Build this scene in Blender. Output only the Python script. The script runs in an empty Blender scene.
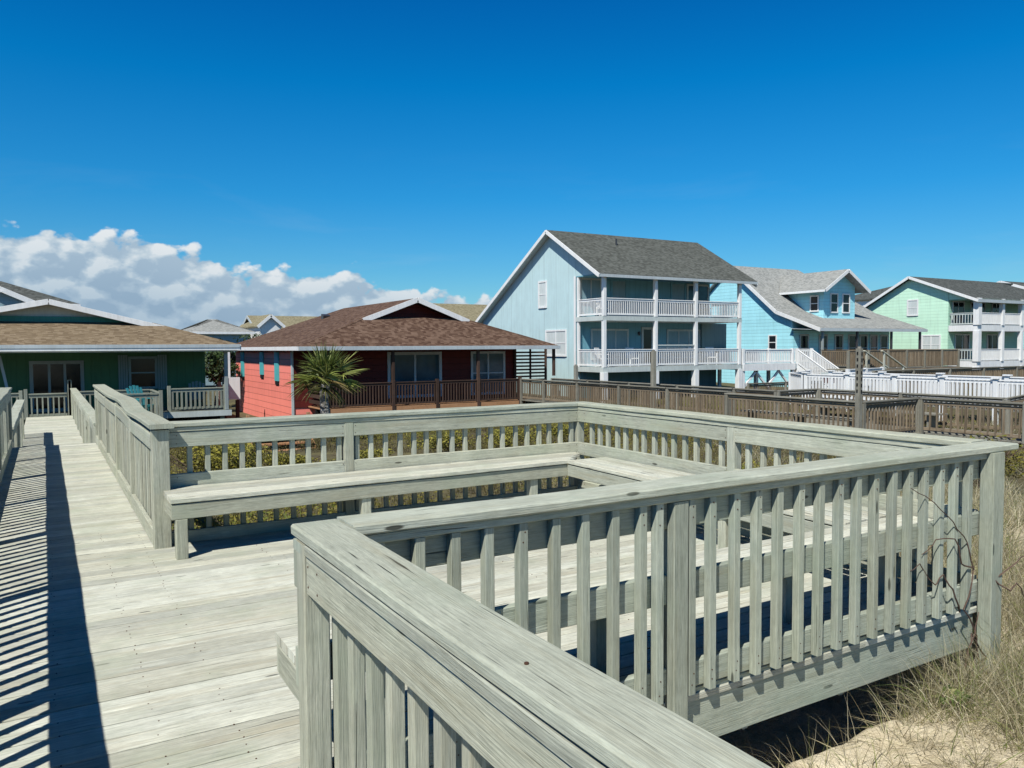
import bpy, math, random
from mathutils import Vector, Matrix, noise as mnoise
R = math.radians
random.seed(7)
scene = bpy.context.scene
col = scene.collection

# ------------------------------------------------------------------ nodes
class NT:
    def __init__(s, tree): s.t = tree; s.n = tree.nodes; s.l = tree.links
    def node(s, typ, **kw):
        n = s.n.new(typ)
        for k, v in kw.items():
            if k.startswith('i_'):
                key = k[2:]; key = int(key) if key.isdigit() else key.replace('_', ' ')
                s.set(n.inputs[key], v)
            else: setattr(n, k, v)
        return n
    def set(s, inp, v):
        if isinstance(v, bpy.types.NodeSocket): s.l.new(v, inp)
        else: inp.default_value = v
    def math(s, op, a, b=0.0, c=None, clamp=False):
        n = s.n.new('ShaderNodeMath'); n.operation = op; n.use_clamp = clamp
        s.set(n.inputs[0], a); s.set(n.inputs[1], b)
        if c is not None: s.set(n.inputs[2], c)
        return n.outputs[0]
    def vmath(s, op, a, b=(0, 0, 0)):
        n = s.n.new('ShaderNodeVectorMath'); n.operation = op
        s.set(n.inputs[0], a); s.set(n.inputs[1], b); return n.outputs[0]
    def noise(s, vec, scale, detail=4, rough=.55, dist=0.0):
        n = s.n.new('ShaderNodeTexNoise'); s.l.new(vec, n.inputs['Vector'])
        n.inputs['Scale'].default_value = scale; n.inputs['Detail'].default_value = detail
        n.inputs['Roughness'].default_value = rough; n.inputs['Distortion'].default_value = dist
        return n.outputs['Fac']
    def ramp(s, fac, stops, interp='LINEAR'):
        n = s.n.new('ShaderNodeValToRGB'); s.set(n.inputs[0], fac); cr = n.color_ramp; cr.interpolation = interp
        while len(cr.elements) < len(stops): cr.elements.new(0.5)
        for e, (p, c) in zip(cr.elements, stops):
            e.position = p
            e.color = (c, c, c, 1) if isinstance(c, (int, float)) else (*c, 1)
        return n.outputs[0]
    def mr(s, v, a, b, c=0., d=1., smooth=False):
        n = s.n.new('ShaderNodeMapRange'); n.clamp = True
        if smooth: n.interpolation_type = 'SMOOTHSTEP'
        s.set(n.inputs[0], v)
        for i, x in enumerate((a, b, c, d)): s.set(n.inputs[i+1], x)
        return n.outputs[0]
    def mix(s, fac, a, b, mode='MIX'):
        n = s.n.new('ShaderNodeMix'); n.data_type = 'RGBA'; n.blend_type = mode
        s.set(n.inputs[0], fac)
        for i, x in ((6, a), (7, b)):
            if isinstance(x, tuple) and len(x) == 3: x = (*x, 1)
            s.set(n.inputs[i], x)
        return n.outputs[2]
    def xyz(s, x, y, z=0.0):
        n = s.n.new('ShaderNodeCombineXYZ')
        for i, v in enumerate((x, y, z)): s.set(n.inputs[i], v)
        return n.outputs[0]
    def sep(s, v):
        n = s.n.new('ShaderNodeSeparateXYZ'); s.l.new(v, n.inputs[0]); return n.outputs

def new_mat(name, rough=.8, spec=.3):
    m = bpy.data.materials.new(name); m.use_nodes = True
    t = NT(m.node_tree); b = m.node_tree.nodes['Principled BSDF']
    b.inputs['Roughness'].default_value = rough
    b.inputs['Specular IOR Level'].default_value = spec
    return m, t, b

def bump(t, b, h, strength=.4, dist=.01):
    n = t.node('ShaderNodeBump', i_Strength=strength, i_Distance=dist)
    t.l.new(h, n.inputs['Height']); t.l.new(n.outputs[0], b.inputs['Normal'])

def uvs(t):
    """uv in metres (x along the board) shifted by a random amount per board and per object, and the random value"""
    uv = t.node('ShaderNodeUVMap', uv_map='UVMap').outputs[0]
    rn = t.node('ShaderNodeUVMap', uv_map='rnd').outputs[0]
    oi = t.node('ShaderNodeObjectInfo').outputs['Random']
    r = t.sep(rn)[0]
    r2 = t.math('FRACT', t.math('ADD', r, oi))
    off = t.xyz(t.math('MULTIPLY', r2, 37.), t.math('MULTIPLY', r2, 91.), 0.)
    return t.vmath('ADD', uv, off), r2

def wood_mat(name, light, mid, dark, var=.2, bumps=.5, fine=1., moss=None, crack=.8, knot=.8, stops=(.27, .39, .56)):
    m, t, b = new_mat(name, .85, .15)
    v, r = uvs(t)
    s = t.sep(v)
    warp = t.noise(t.xyz(t.math('MULTIPLY', s[0], 1.3), t.math('MULTIPLY', s[1], 5.)), 1., 2, .5)
    vy = t.math('ADD', s[1], t.math('MULTIPLY', t.math('SUBTRACT', warp, .5), .035))
    # knots pull the grain round them
    kn = t.node('ShaderNodeTexVoronoi', voronoi_dimensions='2D', i_Scale=1.); kn.inputs['Randomness'].default_value = 1.
    t.l.new(t.xyz(t.math('MULTIPLY', s[0], 1.7), t.math('MULTIPLY', s[1], 7.)), kn.inputs['Vector'])
    kd = kn.outputs['Distance']
    kc = t.sep(kn.outputs['Color'])[0]
    kmask = t.math('MULTIPLY', t.mr(kd, .05, .075, 1., 0.), t.math('GREATER_THAN', kc, .80))
    g1 = t.noise(t.xyz(t.math('MULTIPLY', s[0], 1.6*fine), t.math('MULTIPLY', vy, 48.*fine)), 1., 5, .6)
    g2 = t.noise(t.xyz(t.math('MULTIPLY', s[0], 5.*fine), t.math('MULTIPLY', vy, 190.*fine)), 1., 3, .6)
    blot = t.noise(t.xyz(t.math('MULTIPLY', s[0], 2.2), t.math('MULTIPLY', s[1], 7.), 3.), 1., 4, .6)
    grain = t.math('ADD', t.math('MULTIPLY', g1, .5), t.math('MULTIPLY', g2, .5))
    fleck = t.noise(t.xyz(t.math('MULTIPLY', s[0], 14.), t.math('MULTIPLY', vy, 110.), 5.), 1., 3, .7)
    c = t.ramp(grain, [(stops[0], dark), (stops[1], mid), (stops[2], light)])
    fk = t.mr(fleck, .3, .7, .80, 1.13)
    c = t.mix(1., c, t.xyz(fk, fk, fk), 'MULTIPLY')
    c = t.mix(t.mr(blot, .45, .75, 0., .45), c, mid)
    rw = t.math('FRACT', t.math('MULTIPLY', r, 7.31)); bri = t.math('ADD', 1. - var*.6, t.math('MULTIPLY', r, var))
    c = t.mix(t.math('MULTIPLY', rw, .35), c, t.mix(1., c, (1.04, .96, .82, 1), 'MULTIPLY'))
    c = t.mix(1., c, t.xyz(bri, bri, bri), 'MULTIPLY')
    cr = t.noise(t.xyz(t.math('MULTIPLY', s[0], 2.1), t.math('MULTIPLY', vy, 75.)), 1., 2, .5, .3)
    cr2 = t.noise(t.xyz(t.math('MULTIPLY', s[0], 3.4), t.math('MULTIPLY', vy, 230.), 8.), 1., 2, .5)
    crm = t.math('MULTIPLY', t.math('MAXIMUM', t.mr(cr, .69, .75, 0., 1.), t.mr(cr2, .68, .76, 0., .7)), crack)
    c = t.mix(crm, c, tuple(x*.28 for x in dark))
    c = t.mix(t.math('MULTIPLY', kmask, knot), c, tuple(x*.3 for x in dark))
    pos = t.node('ShaderNodeNewGeometry').outputs['Position']
    wt = t.noise(t.xyz(t.math('MULTIPLY', s[0], 1.1), t.math('MULTIPLY', s[1], 14.), 7.), 1., 4, .6)
    c = t.mix(t.mr(wt, .52, .74, 0., .6), c, tuple(mid[i]*(.92, .80, .66)[i] for i in range(3)))
    if moss:
        mn = t.noise(pos, 1.7, 4, .65)
        c = t.mix(t.mr(mn, .50, .72, 0., .7), c, moss)
    dirt = t.noise(pos, 4.5, 5, .7)
    dm = t.mr(dirt, .3, .75, 1.06, .84)
    c = t.mix(1., c, t.xyz(dm, dm, dm), 'MULTIPLY')
    t.l.new(c, b.inputs['Base Color'])
    h = t.math('SUBTRACT', t.math('ADD', grain, t.math('MULTIPLY', g2, .4)), t.math('MULTIPLY', crm, 1.5))
    bump(t, b, h, bumps, .006)
    return m

def paint_mat(name, c, rough=.55, var=.1, spec=.3, dirt=.12):
    m, t, b = new_mat(name, rough, spec)
    pos = t.node('ShaderNodeNewGeometry').outputs['Position']
    n = t.noise(pos, 1.2, 4, .6); n2 = t.noise(t.vmath('MULTIPLY', pos, (9., 9., 1.5)), 1., 3, .6)
    f = t.math('ADD', t.mr(n, .3, .7, 1.-var, 1.+var*.4), t.mr(n2, .35, .75, dirt*.3, -dirt))
    t.l.new(t.mix(1., c, t.xyz(f, f, f), 'MULTIPLY'), b.inputs['Base Color'])
    bump(t, b, n2, .15, .01)
    return m

def siding_mat(name, c, pitch=.2, mode='lap', line=.45, var=.1):
    m, t, b = new_mat(name, .6, .25)
    pos = t.node('ShaderNodeNewGeometry').outputs['Position']
    nor = t.node('ShaderNodeNewGeometry').outputs['Normal']
    s = t.sep(pos)
    if mode == 'lap':
        k = s[2]
        fr = t.math('FRACT', t.math('DIVIDE', t.math('ADD', k, 50.), pitch))
        lin = t.mr(fr, 0., .13, line, 1.)
        h = t.math('SUBTRACT', 1., fr)
        # board to board variation
        idx = t.math('FLOOR', t.math('DIVIDE', t.math('ADD', k, 50.), pitch))
        wn = t.node('ShaderNodeTexWhiteNoise', noise_dimensions='1D'); t.l.new(idx, wn.inputs['W'])
        bv = t.mr(wn.outputs[0], 0., 1., 1.-var, 1.+var*.5)
    else:
        k = t.math('ADD', s[0], s[1])
        fr = t.math('FRACT', t.math('DIVIDE', k, pitch))
        lin = t.mr(fr, 0., .09, line, 1.)
        h = lin
        idx = t.math('FLOOR', t.math('DIVIDE', k, pitch*6.))
        wn = t.node('ShaderNodeTexWhiteNoise', noise_dimensions='1D'); t.l.new(idx, wn.inputs['W'])
        bv = t.mr(wn.outputs[0], 0., 1., 1.-var*.7, 1.+var*.3)
    n = t.noise(pos, .9, 5, .65); n2 = t.noise(t.vmath('MULTIPLY', pos, (3., 3., .5)), 1., 4, .7)
    stk = t.noise(t.vmath('MULTIPLY', pos, (6., 6., .35)), 1., 4, .7)
    bv = t.math('MULTIPLY', bv, t.mr(stk, .52, .75, 1., .86))
    f = t.math('MULTIPLY', t.math('MULTIPLY', lin, bv), t.math('MULTIPLY', t.mr(n, .3, .7, 1.-var, 1.04), t.mr(n2, .4, .8, 1.03, 1.-var)))
    t.l.new(t.mix(1., c, t.xyz(f, f, f), 'MULTIPLY'), b.inputs['Base Color'])
    bump(t, b, h, .6, .02)
    return m

def shingle_mat(name, c1, c2, c3):
    m, t, b = new_mat(name, .95, .1)
    uv = t.node('ShaderNodeUVMap', uv_map='UVMap').outputs[0]
    s = t.sep(uv)
    row = t.math('FLOOR', t.math('DIVIDE', s[1], .125))
    wr = t.node('ShaderNodeTexWhiteNoise', noise_dimensions='1D'); t.l.new(row, wr.inputs['W'])
    colm = t.math('FLOOR', t.math('ADD', t.math('DIVIDE', s[0], .16), t.math('MULTIPLY', wr.outputs[0], 7.)))
    wn = t.node('ShaderNodeTexWhiteNoise', noise_dimensions='2D'); t.l.new(t.xyz(row, colm), wn.inputs['Vector'])
    big = t.noise(uv, .5, 4, .6)
    fine = t.noise(uv, 30., 3, .7)
    f = t.math('ADD', t.math('MULTIPLY', wn.outputs[0], .75), t.math('MULTIPLY', t.math('SUBTRACT', big, .4), .35))
    c = t.ramp(f, [(0., c1), (.45, c2), (1., c3)])
    fr = t.math('FRACT', t.math('DIVIDE', s[1], .125))
    e = t.math('MULTIPLY', t.mr(fr, 0., .14, .6, 1.), t.mr(fine, .3, .7, .8, 1.12))
    c = t.mix(1., c, t.xyz(e, e, e), 'MULTIPLY')
    t.l.new(c, b.inputs['Base Color'])
    bump(t, b, t.math('ADD', fr, wn.outputs[0]), .5, .012)
    return m

def glass_mat(name, c, rough=.05):
    m, t, b = new_mat(name, rough, .4)
    pos = t.node('ShaderNodeNewGeometry').outputs['Position']
    n = t.noise(pos, 1.1, 3, .5)
    t.l.new(t.mix(t.mr(n, .35, .65), tuple(x*.6 for x in c), c), b.inputs['Base Color'])
    return m

def leaf_mat(name, stops, trans=.25, rough=.6):
    m, t, b = new_mat(name, rough, .3)
    rn = t.node('ShaderNodeUVMap', uv_map='rnd').outputs[0]
    s = t.sep(rn)
    c = t.ramp(s[0], stops)
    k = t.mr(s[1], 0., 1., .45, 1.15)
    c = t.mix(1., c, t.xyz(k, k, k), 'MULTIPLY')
    t.l.new(c, b.inputs['Base Color'])
    tr = t.node('ShaderNodeBsdfTranslucent'); t.l.new(c, tr.inputs['Color'])
    mx = t.node('ShaderNodeMixShader', i_0=trans)
    out = [n for n in t.n if n.type == 'OUTPUT_MATERIAL'][0]
    t.l.new(b.outputs[0], mx.inputs[1]); t.l.new(tr.outputs[0], mx.inputs[2]); t.l.new(mx.outputs[0], out.inputs['Surface'])
    return m

M = {}
M['wood'] = wood_mat('weathered_wood', (.56, .585, .48), (.41, .43, .35), (.12, .125, .095), var=.3, moss=(.40, .45, .33), crack=.9)
M['wood_cap'] = wood_mat('weathered_wood_cap', (.48, .51, .42), (.375, .40, .325), (.12, .125, .10), var=.28, moss=(.34, .39, .30), crack=1., knot=.9, stops=(.20, .33, .52))
M['wood_front'] = wood_mat('weathered_wood_rail', (.46, .505, .42), (.34, .38, .31), (.105, .12, .095), var=.32, moss=(.32, .385, .30), crack=.8)
M['deck'] = wood_mat('bleached_decking', (.69, .71, .61), (.51, .525, .45), (.11, .11, .09), var=.38, moss=(.44, .485, .37), crack=1., knot=.7, bumps=.6)
M['brown'] = wood_mat('old_brown_wood', (.30, .245, .175), (.18, .14, .095), (.06, .045, .03), var=.5, fine=.5, crack=.5)
M['greywood'] = wood_mat('old_grey_wood', (.32, .315, .265), (.20, .195, .165), (.08, .075, .06), var=.35, fine=.5, crack=.5)
M['darkwood'] = wood_mat('dark_stained_wood', (.10, .065, .05), (.065, .04, .032), (.028, .018, .014), var=.5, fine=.5, crack=.3)
M['newwood'] = wood_mat('orange_new_wood', (.52, .30, .17), (.42, .23, .12), (.25, .13, .07), var=.3, fine=.5, crack=.2)
M['dockwood'] = wood_mat('grey_green_porch_wood', (.33, .36, .30), (.23, .25, .21), (.10, .11, .09), var=.3, fine=.6, crack=.4)
M['white'] = paint_mat('white_paint', (.88, .89, .87), .45, .06)
M['offwhite'] = paint_mat('dull_white_paint', (.60, .66, .63), .6, .12)
M['fascia'] = paint_mat('pale_fascia_paint', (.52, .58, .60), .6, .1)
M['post_grey'] = paint_mat('grey_post_paint', (.32, .36, .35), .6, .1)
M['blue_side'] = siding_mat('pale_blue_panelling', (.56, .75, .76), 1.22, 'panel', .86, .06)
M['blue_shade'] = siding_mat('shaded_blue_panelling', (.20, .44, .52), .4, 'panel', .75, .08)  # house blue darkened so the colour itself carries the porch shade
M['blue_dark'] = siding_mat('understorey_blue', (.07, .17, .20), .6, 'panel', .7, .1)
M['turq'] = siding_mat('turquoise_lap_siding', (.42, .84, .92), .24, 'lap', .66, .06)
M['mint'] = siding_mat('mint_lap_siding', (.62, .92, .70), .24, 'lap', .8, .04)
M['mint_shade'] = siding_mat('shaded_mint_siding', (.36, .60, .46), .2, 'lap', .75, .04)  # mint siding darkened, porch shade put into its colour
M['salmon'] = siding_mat('salmon_lap_siding', (.99, .29, .23), .31, 'lap', .45, .06)
M['red_shade'] = siding_mat('shaded_red_siding', (.12, .018, .014), .31, 'lap', .55, .1)  # cottage siding darkened, shade of the porch roof painted into the red
M['green'] = siding_mat('dark_green_panelling', (.075, .19, .095), .3, 'panel', .75, .12)
M['teal'] = siding_mat('teal_gable_panelling', (.05, .26, .22), .2, 'panel', .7, .1)
M['screen'] = siding_mat('beige_green_screen', (.25, .33, .31), .35, 'panel', .7, .08)
M['slate'] = siding_mat('grey_blue_siding', (.30, .42, .46), .2, 'lap', .7, .06)
M['teal_shutter'] = paint_mat('teal_shutter_paint', (.11, .50, .52), .5, .08)
M['grey_shutter'] = paint_mat('grey_shutter_paint', (.24, .32, .32), .5, .08)
M['roof_grey'] = shingle_mat('grey_shingles', (.075, .08, .072), (.115, .124, .112), (.165, .175, .16))
M['roof_pale'] = shingle_mat('pale_grey_shingles', (.25, .26, .25), (.34, .35, .33), (.43, .44, .42))
M['roof_dark'] = shingle_mat('dark_grey_shingles', (.06, .065, .06), (.10, .11, .105), (.16, .17, .16))
M['roof_brown'] = shingle_mat('red_brown_shingles', (.075, .042, .030), (.135, .085, .060), (.23, .155, .115))
M['roof_tan'] = shingle_mat('tan_shingles', (.15, .11, .07), (.235, .18, .115), (.32, .255, .175))
M['roof_sage'] = shingle_mat('tan_green_shingles', (.20, .18, .11), (.28, .25, .16), (.36, .33, .22))
M['glass'] = glass_mat('dark_window_glass', (.018, .024, .03))
M['glass_blue'] = glass_mat('window_glass_blue', (.05, .12, .16), .08)
M['glass_black'] = glass_mat('shaded_door_glass', (.006, .008, .010), .12)
M['blind'] = paint_mat('closed_blinds', (.66, .72, .70), .35, .05)
M['blind_shade'] = paint_mat('shaded_blinds', (.26, .40, .44), .4, .05)
M['black'] = paint_mat('dark_recess', (.010, .011, .013), .9, .1)  # near-black that paints in the shade of gaps, slots and crawlspaces
M['plastic_teal'] = paint_mat('teal_chair_plastic', (.05, .27, .30), .4, .05)
M['plastic_grey'] = paint_mat('grey_chair_plastic', (.24, .29, .28), .5, .05)
M['metal'] = paint_mat('dark_metal', (.05, .05, .055), .4, .1, .5)
M['rust'] = paint_mat('rust', (.10, .05, .03), .7, .1, .2)
M['grill'] = paint_mat('dark_red_cover', (.10, .02, .02), .6, .1)
# palm, scrub, grass
M['palm'] = leaf_mat('palm_leaf', [(0, (.34, .25, .10)), (.15, (.17, .17, .05)), (.5, (.15, .21, .05)), (.8, (.32, .38, .08)), (1, (.50, .52, .18))], .3, .45)
M['scrub'] = leaf_mat('dune_scrub_leaf', [(0, (.05, .035, .018)), (.3, (.085, .07, .02)), (.6, (.15, .14, .025)), (.85, (.27, .24, .035)), (1, (.13, .17, .03))], .2)
M['shrub'] = leaf_mat('yellow_green_leaf', [(0, (.05, .045, .015)), (.35, (.13, .13, .025)), (.7, (.30, .28, .04)), (1, (.40, .36, .06))], .2)
M['grass'] = leaf_mat('dry_grass', [(0, (.20, .16, .09)), (.3, (.44, .38, .22)), (.55, (.66, .59, .39)), (.75, (.78, .72, .52)), (.86, (.40, .38, .14)), (1, (.20, .28, .06))], .25)
M['hedge'] = leaf_mat('dark_evergreen_leaf', [(0, (.02, .035, .012)), (.5, (.04, .075, .02)), (1, (.08, .12, .03))], .15)
M['yucca'] = leaf_mat('yucca_leaf', [(0, (.07, .12, .03)), (.6, (.16, .25, .05)), (1, (.38, .36, .16))], .2)
M['vine'] = paint_mat('dry_vine_bark', (.13, .085, .065), .9, .2)
m, t, b = new_mat('palm_bark', .95, .1)
pos = t.node('ShaderNodeNewGeometry').outputs['Position']
n = t.noise(t.vmath('MULTIPLY', pos, (4., 4., 14.)), 1.5, 4, .6)
t.l.new(t.ramp(n, [(.35, (.09, .08, .065)), (.6, (.36, .34, .30))]), b.inputs['Base Color']); bump(t, b, n, .8, .04)
M['bark'] = m
m, t, b = new_mat('sand', .95, .1)
pos = t.node('ShaderNodeNewGeometry').outputs['Position']
n1 = t.noise(pos, .45, 5, .6); n2 = t.noise(pos, 7., 6, .7); n3 = t.noise(pos, 60., 3, .7)
c = t.ramp(n2, [(.3, (.52, .44, .29)), (.5, (.70, .61, .43)), (.7, (.80, .71, .52))])
lit = t.noise(pos, 2.6, 6, .75)
c = t.mix(t.mr(lit, .54, .70, 0., .6), c, (.28, .22, .13))
sx = t.sep(pos)
far = t.math('MAXIMUM', t.mr(t.math('ADD', sx[0], t.math('MULTIPLY', n1, 4.)), 9., 16., 0., 1.), t.mr(t.math('ADD', sx[1], t.math('MULTIPLY', n1, 3.)), 9., 12., 0., 1.))
veg = t.ramp(t.noise(pos, 1.8, 5, .7), [(.3, (.025, .022, .012)), (.5, (.065, .058, .022)), (.62, (.10, .095, .03)), (.8, (.24, .20, .11))])
c = t.mix(t.math('MULTIPLY', far, .9), c, veg)
t.l.new(c, b.inputs['Base Color'])
bump(t, b, t.math('ADD', t.math('ADD', n2, t.math('MULTIPLY', n3, .25)), t.math('MULTIPLY', lit, .8)), .8, .05)
M['sand'] = m

# ------------------------------------------------------------------ mesh builder
WORLD0 = {}
def norm(v): return Vector(v).normalized()
class MB:
    def __init__(s): s.v = []; s.f = []; s.uv = []; s.r = []
    def face(s, pts, uv=None, rnd=None):
        i = len(s.v); s.v += [tuple(p) for p in pts]; s.f.append(tuple(range(i, i+len(pts))))
        if uv is None: uv = [(p[0], p[1]) for p in pts]
        s.uv.append(uv); s.r.append(rnd if rnd else (random.random(), random.random()))
    def box(s, x0, x1, y0, y1, z0, z1, rnd=None):
        if x0 > x1: x0, x1 = x1, x0
        if y0 > y1: y0, y1 = y1, y0
        if z0 > z1: z0, z1 = z1, z0
        rnd = rnd or (random.random(), random.random())
        L = [x1-x0, y1-y0, z1-z0]; ax = L.index(max(L))
        P = [(x0,y0,z0),(x1,y0,z0),(x1,y1,z0),(x0,y1,z0),(x0,y0,z1),(x1,y0,z1),(x1,y1,z1),(x0,y1,z1)]
        for q in ((0,3,2,1),(4,5,6,7),(0,1,5,4),(1,2,6,5),(2,3,7,6),(3,0,4,7)):
            pts = [P[k] for k in q]
            rng = [max(p[a] for p in pts)-min(p[a] for p in pts) for a in range(3)]
            flat = rng.index(min(rng)); oth = [a for a in range(3) if a != flat]
            if ax in oth: ua = ax; va = [a for a in oth if a != ax][0]
            else: ua, va = oth
            s.face(pts, [(p[ua], p[va]+flat*.37) for p in pts], rnd)
    def beam(s, p0, p1, w, h, up=(0,0,1), ch=.004, seg=1, warp=0., rnd=None, taper_end=0.):
        """board from p0 to p1; w across, h along up; chamfered long edges; warp bends it a few millimetres"""
        p0, p1 = Vector(p0), Vector(p1); a = (p1-p0); L = a.length; a.normalize()
        up = Vector(up); side = a.cross(up).normalized(); up = side.cross(a).normalized()
        rnd = rnd or (random.random(), random.random())
        hw, hh = w/2, h/2; c = min(ch, hw*.6, hh*.6)
        prof = [(-hw+c,-hh),(hw-c,-hh),(hw,-hh+c),(hw,hh-c),(hw-c,hh),(-hw+c,hh),(-hw,hh-c),(-hw,-hh+c)]
        per = [0.]
        for i in range(8):
            q, r2 = prof[i], prof[(i+1) % 8]; per.append(per[-1]+math.hypot(q[0]-r2[0], q[1]-r2[1]))
        rings = []; sd = random.random()*100
        for k in range(seg+1):
            f = k/seg; o = p0+a*(L*f)
            if warp:
                o += side*(mnoise.noise(Vector((L*f*.9+sd, 0, 0)))*warp*2) + up*(mnoise.noise(Vector((L*f*.9+sd, 9, 0)))*warp*1.4)
            jit = [(mnoise.noise(Vector((L*f*3+sd, i*3.3, 1)))*warp*.6) for i in range(8)] if warp else [0]*8
            rings.append([o+side*(x+jit[i])+up*(y+jit[i]) for i, (x, y) in enumerate(prof)])
        for k in range(seg):
            for i in range(8):
                j = (i+1) % 8
                s.face([rings[k][i], rings[k+1][i], rings[k+1][j], rings[k][j]],
                       [(L*k/seg, per[i]), (L*(k+1)/seg, per[i]), (L*(k+1)/seg, per[i+1]), (L*k/seg, per[i+1])], rnd)
        for ring, rev in ((rings[0], False), (rings[-1], True)):
            pts = ring if not rev else ring[::-1]; pr = prof if not rev else prof[::-1]
            s.face(pts, [(q[1]*.3, q[0]) for q in pr], rnd)
    def slab(s, pts, th, rnd=None, uaxis=None, down=(0,0,-1)):
        """polygon with thickness th below; uv in metres with u along uaxis"""
        pts = [Vector(p) for p in pts]; n = (pts[1]-pts[0]).cross(pts[2]-pts[0]).normalized()
        ua = Vector(uaxis).normalized() if uaxis else (pts[1]-pts[0]).normalized()
        va = n.cross(ua); rnd = rnd or (random.random(), random.random())
        d = Vector(down)*th; low = [p+d for p in pts]
        s.face(pts, [(p.dot(ua), p.dot(va)) for p in pts], rnd)
        s.face(low[::-1], [(p.dot(ua), p.dot(va)) for p in low[::-1]], rnd)
        for i in range(len(pts)):
            j = (i+1) % len(pts); s.face([pts[j], pts[i], low[i], low[j]], [(0,0),(1,0),(1,.1),(0,.1)], rnd)
    def tube(s, path, radii, n=6, rnd=None):
        rnd = rnd or (random.random(), random.random()); rings = []
        path = [Vector(p) for p in path]
        for k, p in enumerate(path):
            a = (path[min(k+1, len(path)-1)]-path[max(k-1, 0)]).normalized()
            x = a.orthogonal().normalized() if k == 0 else (lastx - a*lastx.dot(a)).normalized()
            lastx = x; y = a.cross(x); r = radii[k] if isinstance(radii, (list, tuple)) else radii
            rings.append([p+x*(r*math.cos(2*math.pi*i/n))+y*(r*math.sin(2*math.pi*i/n)) for i in range(n)])
        for k in range(len(rings)-1):
            for i in range(n):
                j = (i+1) % n; s.face([rings[k][i], rings[k][j], rings[k+1][j], rings[k+1][i]], [(k*.2, i*.05), (k*.2, j*.05), (k*.2+.2, j*.05), (k*.2+.2, i*.05)], rnd)
        s.face(rings[0][::-1], None, rnd); s.face(rings[-1], None, rnd)
    def blade(s, base, d, L, w, droop, seg=3, rnd=None):
        rnd = rnd or (random.random(), random.random()); d = Vector(d).normalized(); p = Vector(base)
        side = d.cross(Vector((random.uniform(-1,1), random.uniform(-1,1), .2))).normalized()*w
        prev = (p-side, p+side)
        for k in range(seg):
            d = (d+Vector((0,0,-droop))+Vector((random.uniform(-.1,.1), random.uniform(-.1,.1), 0))).normalized()
            p = p+d*(L/seg); ww = 1-(k+1)/seg
            if k == seg-1: s.face([prev[0], prev[1], p], None, rnd)
            else:
                cur = (p-side*ww, p+side*ww); s.face([prev[0], prev[1], cur[1], cur[0]], None, rnd); prev = cur
    def build(s, name, mat, parent=None, smooth=False, origin=None, weld=False):
        xs = [v[0] for v in s.v]; ys = [v[1] for v in s.v]; zs = [v[2] for v in s.v]
        c = Vector(origin) if origin is not None else Vector(((min(xs)+max(xs))/2, (min(ys)+max(ys))/2, min(zs)))
        me = bpy.data.meshes.new(name)
        me.from_pydata([(v[0]-c[0], v[1]-c[1], v[2]-c[2]) for v in s.v], [], s.f)
        ul = me.uv_layers.new(name='UVMap'); rl = me.uv_layers.new(name='rnd')
        fu = [x for f in s.uv for p in f for x in p[:2]]
        fr = [x for f, r in zip(s.f, s.r) for _ in f for x in r]
        ul.data.foreach_set('uv', fu); rl.data.foreach_set('uv', fr)
        me.materials.append(M[mat])
        if smooth: me.polygons.foreach_set('use_smooth', [True]*len(me.polygons))
        o = bpy.data.objects.new(name, me); col.objects.link(o)
        po = WORLD0.get(parent.name, Vector((0,0,0))) if parent else Vector((0,0,0))
        o.location = c-po; o.parent = parent; WORLD0[o.name] = c.copy()
        return o

def tag(o, label=None, cat=None, group=None, kind=None):
    if label: o['label'] = label
    if cat: o['category'] = cat
    if group: o['group'] = group
    if kind: o['kind'] = kind
    return o
def thing(name, label, cat, loc, group=None):
    o = bpy.data.objects.new(name, None); col.objects.link(o); o.location = loc; o.empty_display_size = .2
    WORLD0[o.name] = Vector(loc); return tag(o, label, cat, group)
def child_copy(o, parent, loc):
    c = o.copy(); col.objects.link(c); c.parent = parent
    c.location = Vector(loc)-WORLD0[parent.name]; WORLD0[c.name] = Vector(loc); return c

# ------------------------------------------------------------------ ground
def sm(a, b, x):
    t = max(0., min(1., (x-a)/(b-a))); return t*t*(3-2*t)
def ground(x, y):
    z = -.38
    z += (-.75)*sm(6.5, 18., x)
    z += (-.75)*sm(7.0, 13., y)*(1-sm(6.5, 18., x))
    z += -.75*sm(21., 33., y)*(1-sm(15.5, 18.8, x))
    # sand falls away into the hollow under the deck
    edge = 2.50+.05*mnoise.noise(Vector((x*2.3, 0, 0)))
    under = sm(edge, edge+.35, y)*(1-sm(5.0, 5.7, x))*(1-sm(6.5, 8., y))
    z -= .5*under
    z -= .35*sm(1.9, .9, x)*sm(-.5, .5, y)*(1-sm(6.,9.,y))
    a = .09 if x < 12 else .16
    z += a*mnoise.noise(Vector((x*.55, y*.55, .3)))+.05*mnoise.noise(Vector((x*1.9, y*1.9, 2.)))*(1-sm(25, 40, math.hypot(x, y)))
    if 1 < x < 9 and -1 < y < 5: z += .022*mnoise.noise(Vector((x*5.5, y*5.5, 7.)))+.010*mnoise.noise(Vector((x*13, y*13, 4.)))
    z += .25*math.exp(-((x-9.5)**2/5.+(y-2.9)**2/6.))
    return z
def grid(xs, ys, skip=None):
    mb = MB(); P = {}
    for i, x in enumerate(xs):
        for j, y in enumerate(ys): P[i, j] = (x, y, ground(x, y))
    v = [P[i, j] for i in range(len(xs)) for j in range(len(ys))]; n = len(ys)
    f = [(i*n+j, (i+1)*n+j, (i+1)*n+j+1, i*n+j+1) for i in range(len(xs)-1) for j in range(len(ys)-1)]
    mb.v = v; mb.f = f; mb.uv = [[(v[k][0], v[k][1]) for k in q] for q in f]; mb.r = [(.5, .5)]*len(f)
    return mb
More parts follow.
